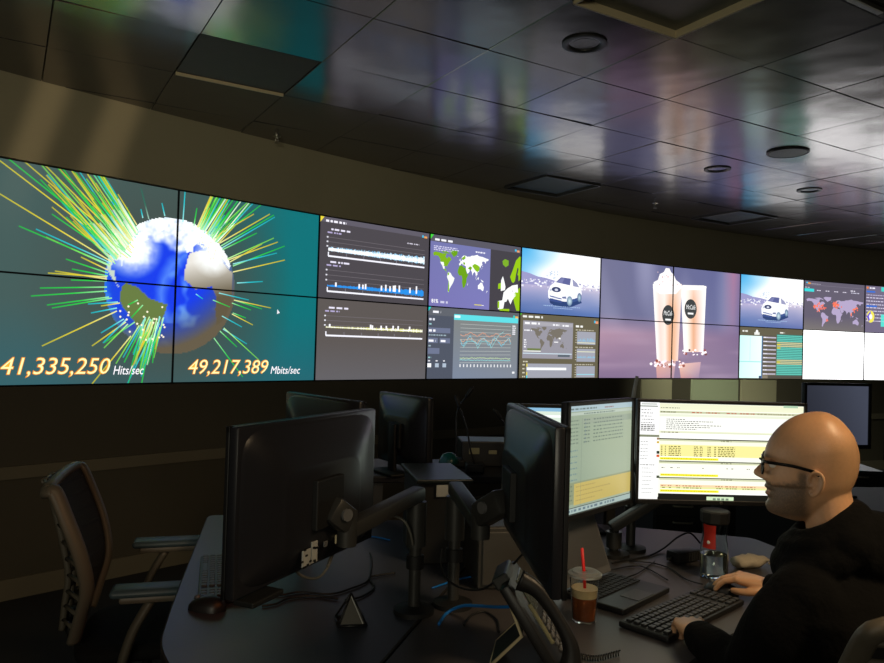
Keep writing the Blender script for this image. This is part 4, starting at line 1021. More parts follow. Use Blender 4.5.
# console behind, with gooseneck microphones
root = empty('side_table', (.24, 3.52, 0), .12, 'long dark back table under the gooseneck microphones', 'table')
MB().box((0, 0, .88), (1.15, .5, .03), bev=.006).build('table_top', M_black, root)
for x in (-.53, .53):
    for y in (-.2, .2): MB().box((x, y, .432), (.04, .04, .865)).build('leg', M_darkmetal, root)
def gooseneck(label, base, bend, tip):
    b_, m2, t = V(base), V(bend), V(tip)
    root = empty('microphone', base, 0, label, 'microphone', 'gooseneck microphones on the back table')
    MB().box((0, 0, .018), (.085, .11, .036), bev=.008).build('base', M_black2, root)
    pts = catmull([(0, 0, .03), (m2 - b_) * .5 + V((0, 0, .0)), m2 - b_, (t - b_)], 8)
    MB().tube(pts, .0042, 8).build('stem', M_black, root, True)
    d = (pts[-1] - pts[-3]).normalized(); e = pts[-1]
    MB().tube([e, e + d * .012, e + d * .05, e + d * .062], [.007, .0095, .0095, .005], 12).build('capsule', M_black2, root, True)
TB = .8955
def bp3(px, py, y): return at_y(px, py, y)
q = bp3(474, 490, 3.40); gooseneck('taller gooseneck microphone whose stem leans to the man\'s side', (q.x, q.y, TB), bp3(467, 430, 3.38), bp3(460, 408, 3.36))
q = bp3(455, 490, 3.55); gooseneck('gooseneck microphone whose tip bends highest', (q.x, q.y, TB), bp3(457, 412, 3.55), bp3(466, 397, 3.53))
q = bp3(516, 490, 3.46); gooseneck('shorter gooseneck microphone next to the edge-on monitor', (q.x, q.y, TB), bp3(509, 432, 3.46), bp3(501, 419, 3.44))
root = empty('radio_console', (.26, 3.645, TB), .1, 'black radio console with two pale button plates on the back table', 'console')
MB().box((0, 0, .06), (.32, .2, .12), bev=.006).build('body', M_black, root)
MB().box((-.10, -.102, .075), (.05, .006, .03), bev=.002).build('display', mat('dull_display', rgb(130, 126, 96), .4), root)
MB().box((-.01, -.102, .07), (.04, .006, .018), bev=.002).build('display', MATS['dull_display'], root)
for k in range(4): MB().lathe([(.008, 0), (.008, .008), (.001, .009)], 12, (.05 + k * .025, -.10, .06), rotm(PI / 2)).build('knob', M_gray, root)
root = empty('desk_lamp', (q.x - .32, 3.34, TB), 0, 'small teal domed lamp on the back table', 'lamp')
MB().lathe([(.045, 0), (.045, .01), (.012, .016), (.01, .05)], 20, close=True).build('base', M_black, root, True, 40)
MB().lathe([(.046, .045), (.044, .06), (.03, .084), (.012, .092), (.001, .094)], 24).build('lamp_shade', M_teal, root, True, 60)
root = empty('paper_cup', (.455, 3.50, TB + .0), 0, 'small white cup by the radio console', 'cup')
root.location = (.52, 3.48, TB)
MB().lathe([(.001, .0), (.026, 0), (.034, .085), (.031, .085), (.024, .006), (.001, .006)], 24).build('cup', M_lgray, root, True, 40)
MB().lathe([(.035, .083), (.0365, .085), (.035, .088), (.033, .086)], 24).build('rim', M_white, root, True)

# far cabinet row with drawers
def pedestal(label, x, y, rz, n=4):
    root = empty('drawer_cabinet', (x, y, 0), rz, label, 'drawer cabinet', 'grey drawer cabinets at the far desks')
    h = .50; MB().box((0, .0, h / 2 + .02), (.42, .5, h), bev=.006).build('body', M_cab, root)
    for k in range(n):
        hz = (h - .02) / n; z = .03 + hz * (k + .5)
        d = MB().box((0, -.256, z), (.395, .016, hz - .008), bev=.003).build('drawer', M_cab, root)
        MB().tube(catmull([(-.07, -.266, z + .02), (-.05, -.286, z + .02), (.05, -.286, z + .02), (.07, -.266, z + .02)], 4), .007, 8).build('handle', M_handle, d, True)
    for sx in (-1, 1):
        for sy in (-1, 1): MB().lathe([(.018, 0), (.018, .022)], 12, (sx * .17, sy * .2, 0), close=True).build('foot', M_black2, root)
    return root
q = at_y(686, 514, 5.4); pedestal('grey drawer cabinet seen beneath the main monitor, left of the water bottle', q.x - .02, 5.66, -.02)
q = at_y(759, 508, 5.6); pedestal('grey drawer cabinet seen between the water bottle and the man', q.x, 5.86, -.05)
q = at_y(856, 494, 6.2); pedestal('grey drawer cabinet behind the man\'s neck', q.x + .05, 6.46, -.1)
# ------------------------------------------------------------------ desk phone
ph0, ph1 = at_z(503, 657, DZ), at_z(566, 660, DZ)
root = empty('desk_phone', (.235, 1.735, DZ), math.radians(80), 'black desk phone propped on a bent metal foot, beside the iced coffee', 'phone')
# local: screen faces -Y (towards the man's side), body leans back; X along the phone's width
lean = math.radians(34)
Rl = rotm(-lean)
def pl_(x, y, z): return Rl @ V((x, y, z)) + V((0, -.075, .004))
mb = MB(); mb.box(pl_(0, .012, .118), (.205, .026, .232), Rl, bev=.007); mb.build('body', M_black, root, True, 40)
mb = MB(); mb.box(pl_(.035, -.002, .172), (.105, .006, .085), Rl, bev=.002); mb.build('display', mat('phone_display', rgb(70, 76, 70), .15), root)
for r_ in range(5):
    for c_ in range(3): MB().box(pl_(.005 + c_ * .028, -.004, .025 + r_ * .019), (.021, .007, .012), Rl, bev=.002).build('key', M_gray, root)
mb = MB()
hp = catmull([pl_(-.072, -.022, .012), pl_(-.072, -.044, .05), pl_(-.072, -.05, .115), pl_(-.072, -.044, .185), pl_(-.072, -.022, .224)], 6)
n = len(hp); mb.tube(hp, [.024 - .010 * math.sin(PI * i / (n - 1)) for i in range(n)], 14, flat=(1.05, .75)); hs = mb.build('handset', M_black, root, True)
MB().box(pl_(-.072, -.012, .118), (.007, .010, .10), Rl, bev=.003).build('grille', MATS['dull_display'], root)
MB().box(pl_(0, .02, .236), (.12, .04, .03), Rl, bev=.006).build('hinge_cap', M_darkmetal, root)
mb = MB()
for s in (-1, 1):
    mb.tube([pl_(s * .07, .026, .19), pl_(s * .07, .042, .115), V((s * .07, .092, .004))], .0042, 8)
mb.tube([V((-.07, .092, .004)), V((.07, .092, .004))], .0042, 8)
mb.build('stand', M_rim, root, True)
mb = MB(); a = pl_(0, .042, .115); b_ = V((0, .092, .006)); d = b_ - a
mb.box((a + b_) / 2, (.13, .004, d.length), rotm(math.atan2(d.y, -d.z) * 1.0), bev=.001); mb.build('stand_plate', M_black2, root)
o = root.matrix_basis if False else None

# ------------------------------------------------------------------ iced coffee
cx_, cy_ = .402, 1.985
root = empty('iced_coffee', (cx_, cy_, DZ), 0, 'clear plastic cup of iced coffee with a red straw', 'cup')
MB().lathe([(.001, .001), (.030, .001), (.031, .004), (.041, .122), (.0435, .124), (.0405, .1245), (.0395, .121), (.0298, .006), (.001, .005)], 40).build('cup', M_clear, root, True, 40)
MB().lathe([(.001, .0065), (.0292, .0065), (.0338, .066), (.001, .066)], 36).build('coffee', M_coffee, root, True, 40)
MB().lathe([(.0335, .0662), (.0355, .088), (.001, .088), ], 36).build('foam', M_cream, root, True, 40)
MB().lathe([(.0445, .121), (.0455, .127), (.0405, .130), (.036, .1295), (.034, .134), (.008, .1345), (.006, .133)], 40).build('lid', M_lid, root, True, 40)
MB().tube([(.004, 0, .03), (-.003, -.006, .12), (-.012, -.012, .196)], .0042, 10).build('straw', M_red, root, True)

# ------------------------------------------------------------------ laptop
la = V((.42, 2.19, DZ)); yl = math.radians(62)
root = empty('laptop', (.540, 2.195, DZ), math.radians(-43), 'open grey laptop with a blank dark screen, behind the iced coffee', 'laptop')
lw, ld = .28, .20
# local: keyboard half spans x -ld/2..; hinge along local Y at far left
MB().box((.0, .0, .010), (ld, lw, .016), bev=.004).build('base', M_black, root)
mb = MB()
for r_ in range(5):
    for c_ in range(12): mb.box((-.080 + r_ * .020, -.118 + c_ * .0214, .0195), (.016, .0178, .004))
mb.build('keyboard', M_black2, root)
MB().box((.065, 0, .0186), (.06, .09, .0015)).build('touchpad', M_darkmetal, root)
tl = math.radians(-22); Rt = rotm(0, tl, 0)
MB().box(V((-ld / 2 - .002, 0, .02)) + Rt @ V((0, 0, .105)), (.008, lw, .21), Rt, bev=.003).build('lid', M_gray, root)
MB().box(V((-ld / 2 - .002, 0, .02)) + Rt @ V((.0045, 0, .112)), (.0015, lw - .02, .178), Rt).build('screen', mat('laptop_screen', rgb(74, 74, 74), .45, vary=.05, scale=20), root)

# ------------------------------------------------------------------ keyboards
def keyboard(label, p, rz, L=.43, Wd=.145):
    root = empty('keyboard', p, rz, label, 'keyboard')
    MB().box((0, 0, .009), (L, Wd, .016), bev=.005).build('body', M_black, root)
    cols_ = 18; px_ = (L - .024) / cols_; mb = []
    for r_ in range(6):
        for c_ in range(cols_):
            if c_ == 14 or (r_ == 0 and 4 <= c_ <= 7): continue
            w_ = px_ * .84
            k = MB().box((-L / 2 + .012 + px_ * (c_ + .5), -Wd / 2 + .016 + r_ * (Wd - .03) / 5.4, .0195), (w_, .0155, .008), bev=.002)
            mb.append(k)
    mb.append(MB().box((-L / 2 + .012 + px_ * 6, -Wd / 2 + .016, .0195), (px_ * 3.9, .0155, .008), bev=.002))
    keys = MB(); keys.box((0, 0, .0172), (L - .018, Wd - .018, .0012))
    for k in mb: keys.add(k.v, k.f)
    keys.build('keys', M_key, root)
    return root
kc = V((.690, 2.042, DZ)); keyboard('black full-size keyboard under the man\'s hand', kc, math.atan2(.29, .305))
kb = at_z(226, 582, DZ); keyboard('dark keyboard half hidden behind the large back-turned monitor', (-.635, 2.235, DZ), math.atan2(.33, -.10) + PI)
# mouse and cable
def mouse(label, p, rz, pad=False):
    root = empty('mouse', p, rz, label, 'mouse')
    rings = []
    for k in range(9):
        t = k / 8; x = -.055 + .11 * t; w_ = .031 * (1 - abs(2 * t - 1) ** 3.2) ** .5 + .002; h_ = (.033 * math.sin(PI * (t * .8 + .16)) ** .8) * (1 if 0 < k < 8 else .4)
        rings.append([V((x, w_ * math.cos(a_), max(0.001, .004 + h_ * max(0, math.sin(a_)) if math.sin(a_) > 0 else .001))) for a_ in [2 * PI * q / 20 for q in range(20)]])
    MB().loft(rings).build('shell', M_black, root, True, 60)
    MB().tube([(.03, -.004, .027), (.03, .004, .027)], .008, 12).build('wheel', M_gray, root, True)
    return root
mouse('black mouse under the man\'s right hand', (.868, 2.245, DZ), math.atan2(.30, -.27))
mouse('dark mouse at the rounded end of the blue-grey desk', at_z(207, 609, DZ), 2.9)
cable('mouse_cable', [(.827, 2.287, DZ + .012), (.80, 2.36, DZ + .004), (.785, 2.47, DZ + .004), (.74, 2.53, DZ + .004), (.66, 2.56, DZ + .004), (.60, 2.70, DZ + .004)], .0022, M_cable, 'thin black cable running from the mouse under the man\'s hand')
# water bottle
root = empty('water_bottle', (.905, 2.405, DZ), .3, 'clear plastic bottle with black lid and red label, half full of water', 'bottle')
prof = [(.001, .002), (.040, .002), (.044, .010), (.044, .085), (.0425, .10), (.0385, .125), (.037, .145), (.041, .172), (.0415, .178)]
MB().lathe(prof + [(.0395, .178), (.039, .172), (.035, .145), (.0365, .125), (.0405, .10), (.042, .085), (.042, .012), (.038, .005), (.001, .005)], 32).build('body', M_glass, root, True, 50)
MB().lathe([(.001, .0058), (.0375, .0058), (.0412, .0125), (.0412, .075), (.001, .075)], 32).build('water', M_water, root, True, 50)
MB().lathe([(.001, .176), (.043, .176), (.0455, .180), (.0465, .212), (.043, .217), (.001, .217)], 10).build('lid', M_black2, root)
mb = MB(); rr = 14
def lab(t, z):
    zz = [.098, .112, .125, .145, .165, .174]; rrr = [.0432, .0412, .0391, .0377, .0405, .0418]
    for a_, b2, r1, r2_ in zip(zz, zz[1:], rrr, rrr[1:]):
        if a_ <= z <= b2: r_ = r1 + (r2_ - r1) * (z - a_) / (b2 - a_); return V((r_ * math.cos(t), r_ * math.sin(t), z))
vs = []; fs = []
for i in range(9):
    for j in range(15): vs.append(lab(math.radians(176 + 62 * j / 14), .0985 + (.1735 - .0985) * i / 8))
for i in range(8):
    for j in range(14): fs.append((i * 15 + j, i * 15 + j + 1, (i + 1) * 15 + j + 1, (i + 1) * 15 + j))
mb.add(vs, fs); lb = mb.build('label', M_redlabel, root, True)
c_ = lab(math.radians(206), .118); MB().sphere(c_ * 1.0 + V((c_.x, c_.y, 0)).normalized() * .0002, .006, 14, 8, (.25, .9, 1), rotm(0, 0, math.radians(206))).build('emblem', M_white, root, True)
# tissue packet
root = empty('crumpled_bag', tuple(at_z(752, 567, DZ)), .35, 'crumpled white paper bag lying behind the water bottle, near the man\'s sleeve', 'paper bag')
mb = MB(); rings = []
for k in range(11):
    t = k / 10; rr_ = .024 * (1 - .55 * abs(2 * t - .7) ** 2) + .003
    rings.append([V((-.07 + .14 * t, rr_ * 1.3 * math.cos(a_) + .008 * noise.noise(V((t * 7, a_, 1))), .020 + rr_ * .8 * math.sin(a_) + .007 * noise.noise(V((t * 9, a_ * 2, 5))))) for a_ in [2 * PI * q / 18 for q in range(18)]])
mb.loft(rings); mb.build('bag', M_tissue, root, True)
mb = MB(); mb.tube(catmull([(.05, -.02, .012), (.075, -.035, .03), (.09, -.03, .006), (.10, -.012, .02)], 5), [.004] * 16, 8, flat=(2.4, .5)); mb.build('twisted_end', M_tissue, root, True)
# black adapter box
root = empty('power_adapter', tuple(at_z(684, 561, DZ)), .55, 'black ribbed power adapter lying by the water bottle', 'adapter')
mb = MB(); mb.box((0, 0, .021), (.12, .062, .04), bev=.009); mb.build('case', M_black, root, True, 40)
mb = MB()
for k in range(6): mb.box((-.01 + k * .012, -.0315, .022), (.005, .004, .028), bev=.001)
mb.build('ribs', M_darkmetal, root)
MB().tube([(-.06, 0, .018), (-.085, 0, .016)], [.007, .004], 10).build('strain_relief', M_black2, root, True)
# folded card stand on the blue-grey desk
root = empty('card_stand', tuple(at_z(352, 622, DZ)), .15, 'small black pyramid-shaped card stand on the blue-grey desk', 'card stand')
hh, bw, bd = .075, .05, .035
apex = V((-.004, .0, hh)); base4 = [V((-bw * .72, -bd, 0)), V((bw * .72, -bd, 0)), V((bw * .55, bd, 0)), V((-bw * .85, bd, 0))]
mb = MB()
for p_ in base4: mb.tube([p_ + V((0, 0, .003)), apex], .0028, 6)
for k in range(4): mb.tube([base4[k] + V((0, 0, .003)), base4[(k + 1) % 4] + V((0, 0, .003))], .0034, 6)
mb.build('frame', M_black, root, True)
MB().add([base4[0] * .93 + V((0, 0, .004)), base4[1] * .93 + V((0, 0, .004)), apex * .93], [(0, 1, 2)]) 
pm = mat('smoked_card', rgb(64, 60, 46), .35)
mb = MB(); f0, f1 = base4[0] * .9 + V((0, .004, .004)), base4[1] * .9 + V((0, .004, .004)); mb.add([f0, f1, apex * .92, f0 + V((0, .003, 0)), f1 + V((0, .003, 0)), apex * .92 + V((0, .003, 0))], [(0, 1, 2), (5, 4, 3), (0, 3, 4, 1), (1, 4, 5, 2), (2, 5, 3, 0)]); mb.build('face', pm, root)
mb = MB(); f0, f1 = base4[1] * .9 + V((-.003, 0, .004)), base4[2] * .9 + V((-.003, 0, .004)); mb.add([f0, f1, apex * .92, f0 - V((.003, 0, 0)), f1 - V((.003, 0, 0)), apex * .92 - V((.003, 0, 0))], [(0, 1, 2), (5, 4, 3), (0, 3, 4, 1), (1, 4, 5, 2), (2, 5, 3, 0)]); mb.build('face', M_lgray, root)

# ------------------------------------------------------------------ cables
z_ = DZ + .004
def dp(px, py, dz=.004): q = at_z(px, py, DZ + dz); return (q.x, q.y, q.z)
cable('network_cable', [dp(439, 624), dp(447, 613), dp(462, 606, .03), dp(480, 606, .05), dp(500, 607, .08), (.205, 1.80, DZ + .10), (.222, 1.775, DZ + .125)], .0042, M_blue, 'bright blue network cable running into the back of the desk phone')
cable('network_cable', [dp(432, 588), dp(450, 582), dp(470, 577), dp(488, 579), dp(505, 580)], .003, M_blue, 'dull blue cable lying on the desk below the grey computer case')
cable('network_cable', [dp(362, 536), dp(375, 537), dp(390, 540)], .003, M_blue, 'short blue cable behind the large back-turned monitor')
cable('power_cable', [dp(262, 593), dp(280, 595), dp(300, 592), dp(330, 594), dp(352, 588), dp(368, 580), dp(372, 562), dp(370, 553)], .003, M_cable, 'black cable curling on the blue-grey desk behind the card stand')
cable('power_cable', [dp(262, 606), dp(275, 604), dp(290, 598), dp(315, 596), dp(338, 599)], .003, M_cable, 'short black cable on the blue-grey desk beside the card stand')
cable('power_cable', [dp(395, 573), dp(380, 575), dp(370, 578), dp(374, 588), dp(360, 597), dp(345, 600)], .003, M_cable, 'black cable leading from the first arm\'s pole to the card stand')
cable('video_cable', [at_y(290, 553, 1.66), at_y(293, 566, 1.68), at_y(302, 576, 1.71), at_y(317, 578, 1.74), at_y(327, 568, 1.77), at_y(336, 548, 1.80), at_y(350, 528, 1.80)], .0034, M_cableg, 'grey cable looping down from the ports of the large back-turned monitor')
cable('video_cable', [at_y(348, 530, 1.79), at_y(338, 545, 1.79), at_y(331, 556, 1.78), at_y(327, 566, 1.74)], .003, M_cableg, 'second grey cable hanging under the first monitor arm')
cable('video_cable', [at_y(394, 516, 1.97), at_y(404, 521, 1.96), at_y(410, 532, 1.96), at_y(413, 545, 1.97)], .0034, M_cableg, 'grey cable bent round the pole of the first monitor arm')
cable('video_cable', [at_y(442, 548, 1.98), at_y(441, 565, 1.96), at_y(448, 580, 1.93), at_y(465, 589, 1.90), at_y(485, 588, 1.87), at_y(505, 572, 1.83), at_y(524, 552, 1.80), at_y(530, 538, 1.78)], .003, M_cable, 'black cable sagging between the second arm\'s pole and the edge-on monitor')
cable('power_cable', [dp(464, 625), dp(472, 615), dp(485, 612), dp(497, 620), dp(499, 632)], .0028, M_cable, 'black cable loop on the grey desk behind the phone\'s foot')
cable('power_cable', [dp(700, 543, .02), dp(690, 533, .06), dp(678, 537, .05), dp(664, 548, .01), dp(648, 556), dp(626, 560), dp(612, 563)], .0035, M_cable, 'black cable arching from the water bottle\'s side over the grey desk')
for k, (a_, b2, c2) in enumerate((((610, 570), (640, 566), (668, 580)), ((612, 580), (636, 574), (655, 561)), ((614, 562), (634, 559), (650, 556)))):
    cable('thin_cable', [dp(*a_), dp(*b2), dp(*c2)], .0022, M_cable, ('lowest of the thin black cables between laptop and keyboard', 'middle one of the thin black cables behind the laptop', 'uppermost of the thin black cables behind the laptop')[k], None)
co = [dp(578 + 0, 655)]; pts = []
for k in range(90): t = k / 89; q = at_z(578 + 42 * t, 655 + 3 * math.sin(t * 4), DZ + .008); pts.append((q.x + .006 * math.cos(k * 1.1) * 0, q.y + .006 * math.cos(k * 1.15), q.z + .006 * math.sin(k * 1.15)))
tag(MB().tube(pts, .0018, 6).build('phone_cord', M_cable, None, True), 'coiled black phone cord on the grey desk below the iced coffee', 'cord')

# slim pale post behind the gap between the two lit screens
q = at_y(635, 398, 4.6)
root = empty('post', (q.x, q.y, 0), 0, 'thin upright post rising behind the gap between the two lit screens', 'post')
MB().lathe([(.13, 0), (.13, .012), (.02, .02), (.016, .03)], 28, close=True).build('base', M_black2, root, True, 40)
MB().tube([(0, 0, .02), (0, 0, 1.14)], .012, 12).build('pole', M_darkmetal, root, True, 50)
MB().tube([(-.012, 0, 1.14), (-.006, 0, 1.22), (.010, 0, 1.315)], [.016, .013, .010], 12).build('tip', M_white, root, True)

root = empty('desk', (2.25, 3.82, 0), .12, 'dark desk under the dim slate-grey screen, behind the man', 'desk')
MB().box((0, 0, DZ - .014), (1.25, .62, .028), bev=.005).build('desk_top', M_black2, root)
for x in (-.58, .58): MB().box((x, 0, (DZ - .028) / 2), (.04, .54, DZ - .028), bev=.004).build('leg', M_darkmetal, root)

# ------------------------------------------------------------------ chairs
def chair(label, p, face, group='mesh office chairs', hb=1.05, arms=True):
    """face: unit direction the sitter looks; local +Y is that direction"""
    root = empty('office_chair', (p[0], p[1], 0), math.atan2(-face[0], face[1]), label, 'chair', group)
    # five-star base
    MB().tube([(0, 0, .055), (0, 0, .11)], .035, 16).build('hub', M_darkmetal, root, True, 40)
    for k in range(5):
        a = 2 * PI * k / 5 + .3; c, s = math.cos(a), math.sin(a)
        leg = MB().tube([(0, 0, .095), (.16 * c, .16 * s, .085), (.31 * c, .31 * s, .065)], [.026, .021, .015], 10, flat=(1.2, .8)).build('leg', M_darkmetal, root, True, 50)
        mb = MB()
        for sd in (-1, 1): mb.tube([(.31 * c - s * .012 * sd, .31 * s + c * .012 * sd, .028), (.31 * c - s * .026 * sd, .31 * s + c * .026 * sd, .028)], .027, 14)
        mb.build('caster', M_black2, leg, True, 40)
    MB().tube([(0, 0, .10), (0, 0, .30)], .028, 16).tube([(0, 0, .28), (0, 0, .41)], .017, 14).build('gas_lift', M_black, root, True, 40)
    MB().box((0, .0, .415), (.20, .28, .05), bev=.015).build('mechanism', M_black2, root, True, 40)
    rings = []
    for k, (sc, z) in enumerate(((.90, .438), (.99, .448), (1.0, .468), (.96, .482), (.80, .487))):
        ring = []
        for q in range(40):
            th = 2 * PI * q / 40; c, s = math.cos(th), math.sin(th); e = .5
            y = .245 * math.copysign(abs(s) ** e, s) * sc
            ring.append(V((.245 * math.copysign(abs(c) ** e, c) * sc, .03 + y, z + .012 * math.cos(y * 9) - (.05 * max(0, y - .17)))))
        rings.append(ring)
    MB().loft(rings).build('seat', M_fabric, root, True, 60)
    # back: S curve in profile (y, z) - lumbar bulge forward
    prof = catmull([(0, -.205, .50), (0, -.185, .58), (0, -.165, .68), (0, -.185, .79), (0, -.225, .90), (0, -.262, .985), (0, -.280, hb)], 6)
    def half(z): t = (z - .5) / (hb - .5); return .16 + .075 * math.sin(min(1, t * 1.25) * PI / 2) - .05 * max(0, t - .75) ** 1.5
    fr = []
    for q in prof: fr.append(V((-half(q.z), q.y - .022 * 0, q.z)))
    top = []
    for k in range(1, 8): t = k / 8; top.append(V((-half(hb) * math.cos(PI * t), prof[-1].y - .006, hb + .018 * math.sin(PI * t))))
    rt = [V((-q.x, q.y, q.z)) for q in fr[::-1]]
    loop = fr + top + rt
    MB().tube(loop, .017, 10, flat=(1.0, 1.5)).build('back_frame', M_chairframe, root, True)
    # membrane
    vs = []; fs = []; nx = 14
    for q in prof:
        for k in range(nx + 1):
            u = -1 + 2 * k / nx; vs.append(V((u * half(q.z), q.y + -.035 * (1 - u * u), q.z)))
    for i in range(len(prof) - 1):
        for k in range(nx): fs.append((i * (nx + 1) + k, i * (nx + 1) + k + 1, (i + 1) * (nx + 1) + k + 1, (i + 1) * (nx + 1) + k))
    me = bpy.data.meshes.new('backrest'); me.from_pydata(vs, [], fs)
    o = link('backrest', me, M_mesh, root, True); md = o.modifiers.new('thick', 'SOLIDIFY'); md.thickness = .004
    # rear spine with ladder of ribs
    sp_ = [V((s * .055, q.y - .055 - .03 * math.sin((q.z - .5) / (hb - .5) * PI), q.z)) for s in (1,) for q in prof]
    mb = MB()
    for s in (-1, 1): mb.tube([V((s * .05, v.y, v.z)) for v in sp_], .011, 8)
    mb.build('spine', M_chairframe, root, True)
    mb = MB()
    for i in range(3, len(prof) - 3, 3):
        q = prof[i]; v = sp_[i]
        for s in (-1, 1): mb.tube([V((s * .05, v.y, v.z)), V((s * half(q.z) * .98, q.y - .012, q.z + .012))], .007, 6)
        mb.tube([V((-.05, v.y, v.z)), V((.05, v.y, v.z))], .007, 6)
    mb.build('ribs', M_chairframe, root, True)
    MB().tube(catmull([(0, -.02, .41), (0, -.16, .42), (0, -.235, .47), (0, -.245, .55)], 6), .022, 12, flat=(1.6, .8)).build('back_post', M_black2, root, True)
    if arms:
        for s in (-1, 1):
            ap = MB().tube(catmull([(s * .20, -.04, .43), (s * .275, -.05, .45), (s * .285, -.02, .56), (s * .28, .03, .655)], 6), .019, 12, flat=(.8, 1.4)).build('arm_post', M_chairframe, root, True)
            MB().box((s * .28, .05, .668), (.075, .22, .022), bev=.008).build('arm_support', M_chairframe, ap, True, 40)
            MB().box((s * .28, .05, .688), (.088, .275, .026), bev=.012).build('armrest', M_pad, ap, True, 50)
    return root
M_mesh = mat('black_chair_mesh', rgb(34, 33, 32), .8, vary=.2, scale=300, alpha=.78)
chair('empty office chair with slate arm pads at the blue-grey desk\'s rounded end', (-.985, 2.56), V((.96, .28, 0)).normalized(), hb=.985)

# ------------------------------------------------------------------ the man
def ring_at(c, f, l, rx0, rx1, ry, n=28, e=2.0, up=None):
    """ellipse: rx0 forward, rx1 backward, ry sideways"""
    out = []
    for k in range(n):
        th = 2 * PI * k / n; cc, ss = math.cos(th), math.sin(th)
        a = math.copysign(abs(cc) ** (2 / e), cc); b_ = math.copysign(abs(ss) ** (2 / e), ss)
        out.append(c + f * (a * (rx0 if cc > 0 else rx1)) + l * (b_ * ry))
    return out
Z_ = V((0, 0, 1))
HF = V((-.885, .465, 0)).normalized()      # where the face looks
HL = V((-HF.y, HF.x, 0))                   # his left
BF = V((-.60, .80, 0)).normalized(); BL = V((-BF.y, BF.x, 0))
HY = 1.652
chin0 = at_y(812, 510, HY)                 # local origin: under the ear, at chin height
HEADS = 1 / 4.44 * 0.01 * 4.44             # centimetres to metres
def hp_(x, y, z): return chin0 + HF * (x * .0093) + HL * (y * .01) + Z_ * (z * .01 - x * .00085)
def interp(tab, z):
    if z <= tab[0][0]: return tab[0][1]
    for (a, va), (b_, vb) in zip(tab, tab[1:]):
        if z <= b_:
            t = (z - a) / (b_ - a); return va + (vb - va) * t
    return tab[-1][1]
def smooth_tab(tab):
    pts = catmull([(z, v, 0) for z, v in tab], 6); return [(p.x, p.y) for p in pts]
FRONT = smooth_tab([(-2.4, 3.6), (-1.8, 6.0), (-1.0, 8.6), (-.2, 9.75), (.9, 9.95), (2, 9.9), (3.2, 9.9), (4.4, 10.0), (5.6, 10.15), (6.6, 10.25), (7.4, 10.25), (8.6, 10.2), (9.8, 10.1), (11, 10.2), (12.0, 10.7), (13, 10.7), (14.5, 10.35), (16.5, 9.4), (18.3, 8.0), (20, 6.0), (21.1, 4.0), (21.7, 2.0), (22.0, -.6)])
BACK = smooth_tab([(-2.4, 1.2), (-1.8, .2), (-1.0, -.8), (0, -2.4), (1.2, -4.6), (2.5, -6.6), (4, -7.8), (6, -8.8), (8, -9.5), (10, -9.8), (12, -9.8), (14, -9.4), (16, -8.7), (18, -7.4), (20, -5.6), (21.1, -4.0), (21.7, -2.6), (22.0, -.7)])
WIDE = smooth_tab([(-2.4, 1.0), (-1.8, 2.6), (-1.0, 3.7), (0, 4.6), (1.2, 5.4), (2.5, 6.0), (4, 6.5), (6, 6.9), (8, 7.15), (10, 7.35), (12, 7.55), (14, 7.65), (16, 7.4), (18, 6.8), (20, 5.6), (21.1, 4.3), (21.7, 2.8), (22.0, .15)])
NOSE = smooth_tab([(6.3, 0), (6.7, .5), (7.2, 1.7), (7.8, 2.8), (8.4, 3.1), (9.0, 2.8), (9.8, 2.1), (10.6, 1.3), (11.4, .6), (12.2, .1), (13, 0)])
NOSW = [(6.3, 1.5), (7.4, 1.55), (8.4, 1.25), (9.5, .95), (11, .8), (13, .8)]
def head_mesh(mb):
    zs = [-2.4 + (22.0 + 2.4) * math.sin(PI / 2 * i / 110) for i in range(111)]; n = 96; rings = []
    for z in zs:
        xf, xb, w = interp(FRONT, z), interp(BACK, z), max(.05, interp(WIDE, z))
        xm = xf * .0 + (-1.2 if z > 6 else -1.2 + (6 - z) * .55)
        xm = min(max(xm, xb + .3), xf - .3)
        ef = 2.0 if z > 6 else 1.75; ring = []
        for k in range(n):
            th = 2 * PI * k / n; c, s = math.cos(th), math.sin(th); e = ef if c > 0 else 2.15
            x = math.copysign(abs(c) ** (2 / e), c); y = math.copysign(abs(s) ** (2 / e), s) * w
            x = xm + x * ((xf - xm) if c > 0 else (xm - xb))
            if c > 0:
                if 6.3 < z < 13: x += interp(NOSE, z) * math.exp(-(y / interp(NOSW, z)) ** 2)
                if 6.3 < z < 9: x += .55 * math.exp(-((abs(y) - 1.5) / .55) ** 2 - ((z - 7.5) / .7) ** 2)
                x -= .95 * math.exp(-((abs(y) - 3.1) / 1.5) ** 2 - ((z - 10.7) / 1.0) ** 2)
                x += .35 * math.exp(-((abs(y) - 3.2) / 1.9) ** 2 - ((z - 12.4) / .6) ** 2)
                x += .5 * math.exp(-((abs(y) - 4.2) / 1.4) ** 2 - ((z - 8.6) / 1.3) ** 2)
                x += .60 * math.exp(-(y / 2.1) ** 2 - ((z - 5.25) / .5) ** 2) + .60 * math.exp(-(y / 1.8) ** 2 - ((z - 3.75) / .5) ** 2) + .35 * math.exp(-(y / 1.9) ** 2 - ((z - 1.0) / .9) ** 2)
                x -= .40 * math.exp(-(y / 2.3) ** 2 - ((z - 4.5) / .3) ** 2) + .30 * math.exp(-(y / 2.0) ** 2 - ((z - 2.6) / .5) ** 2)
            ring.append(hp_(x, y, z))
        rings.append(ring)
    mb.loft(rings)
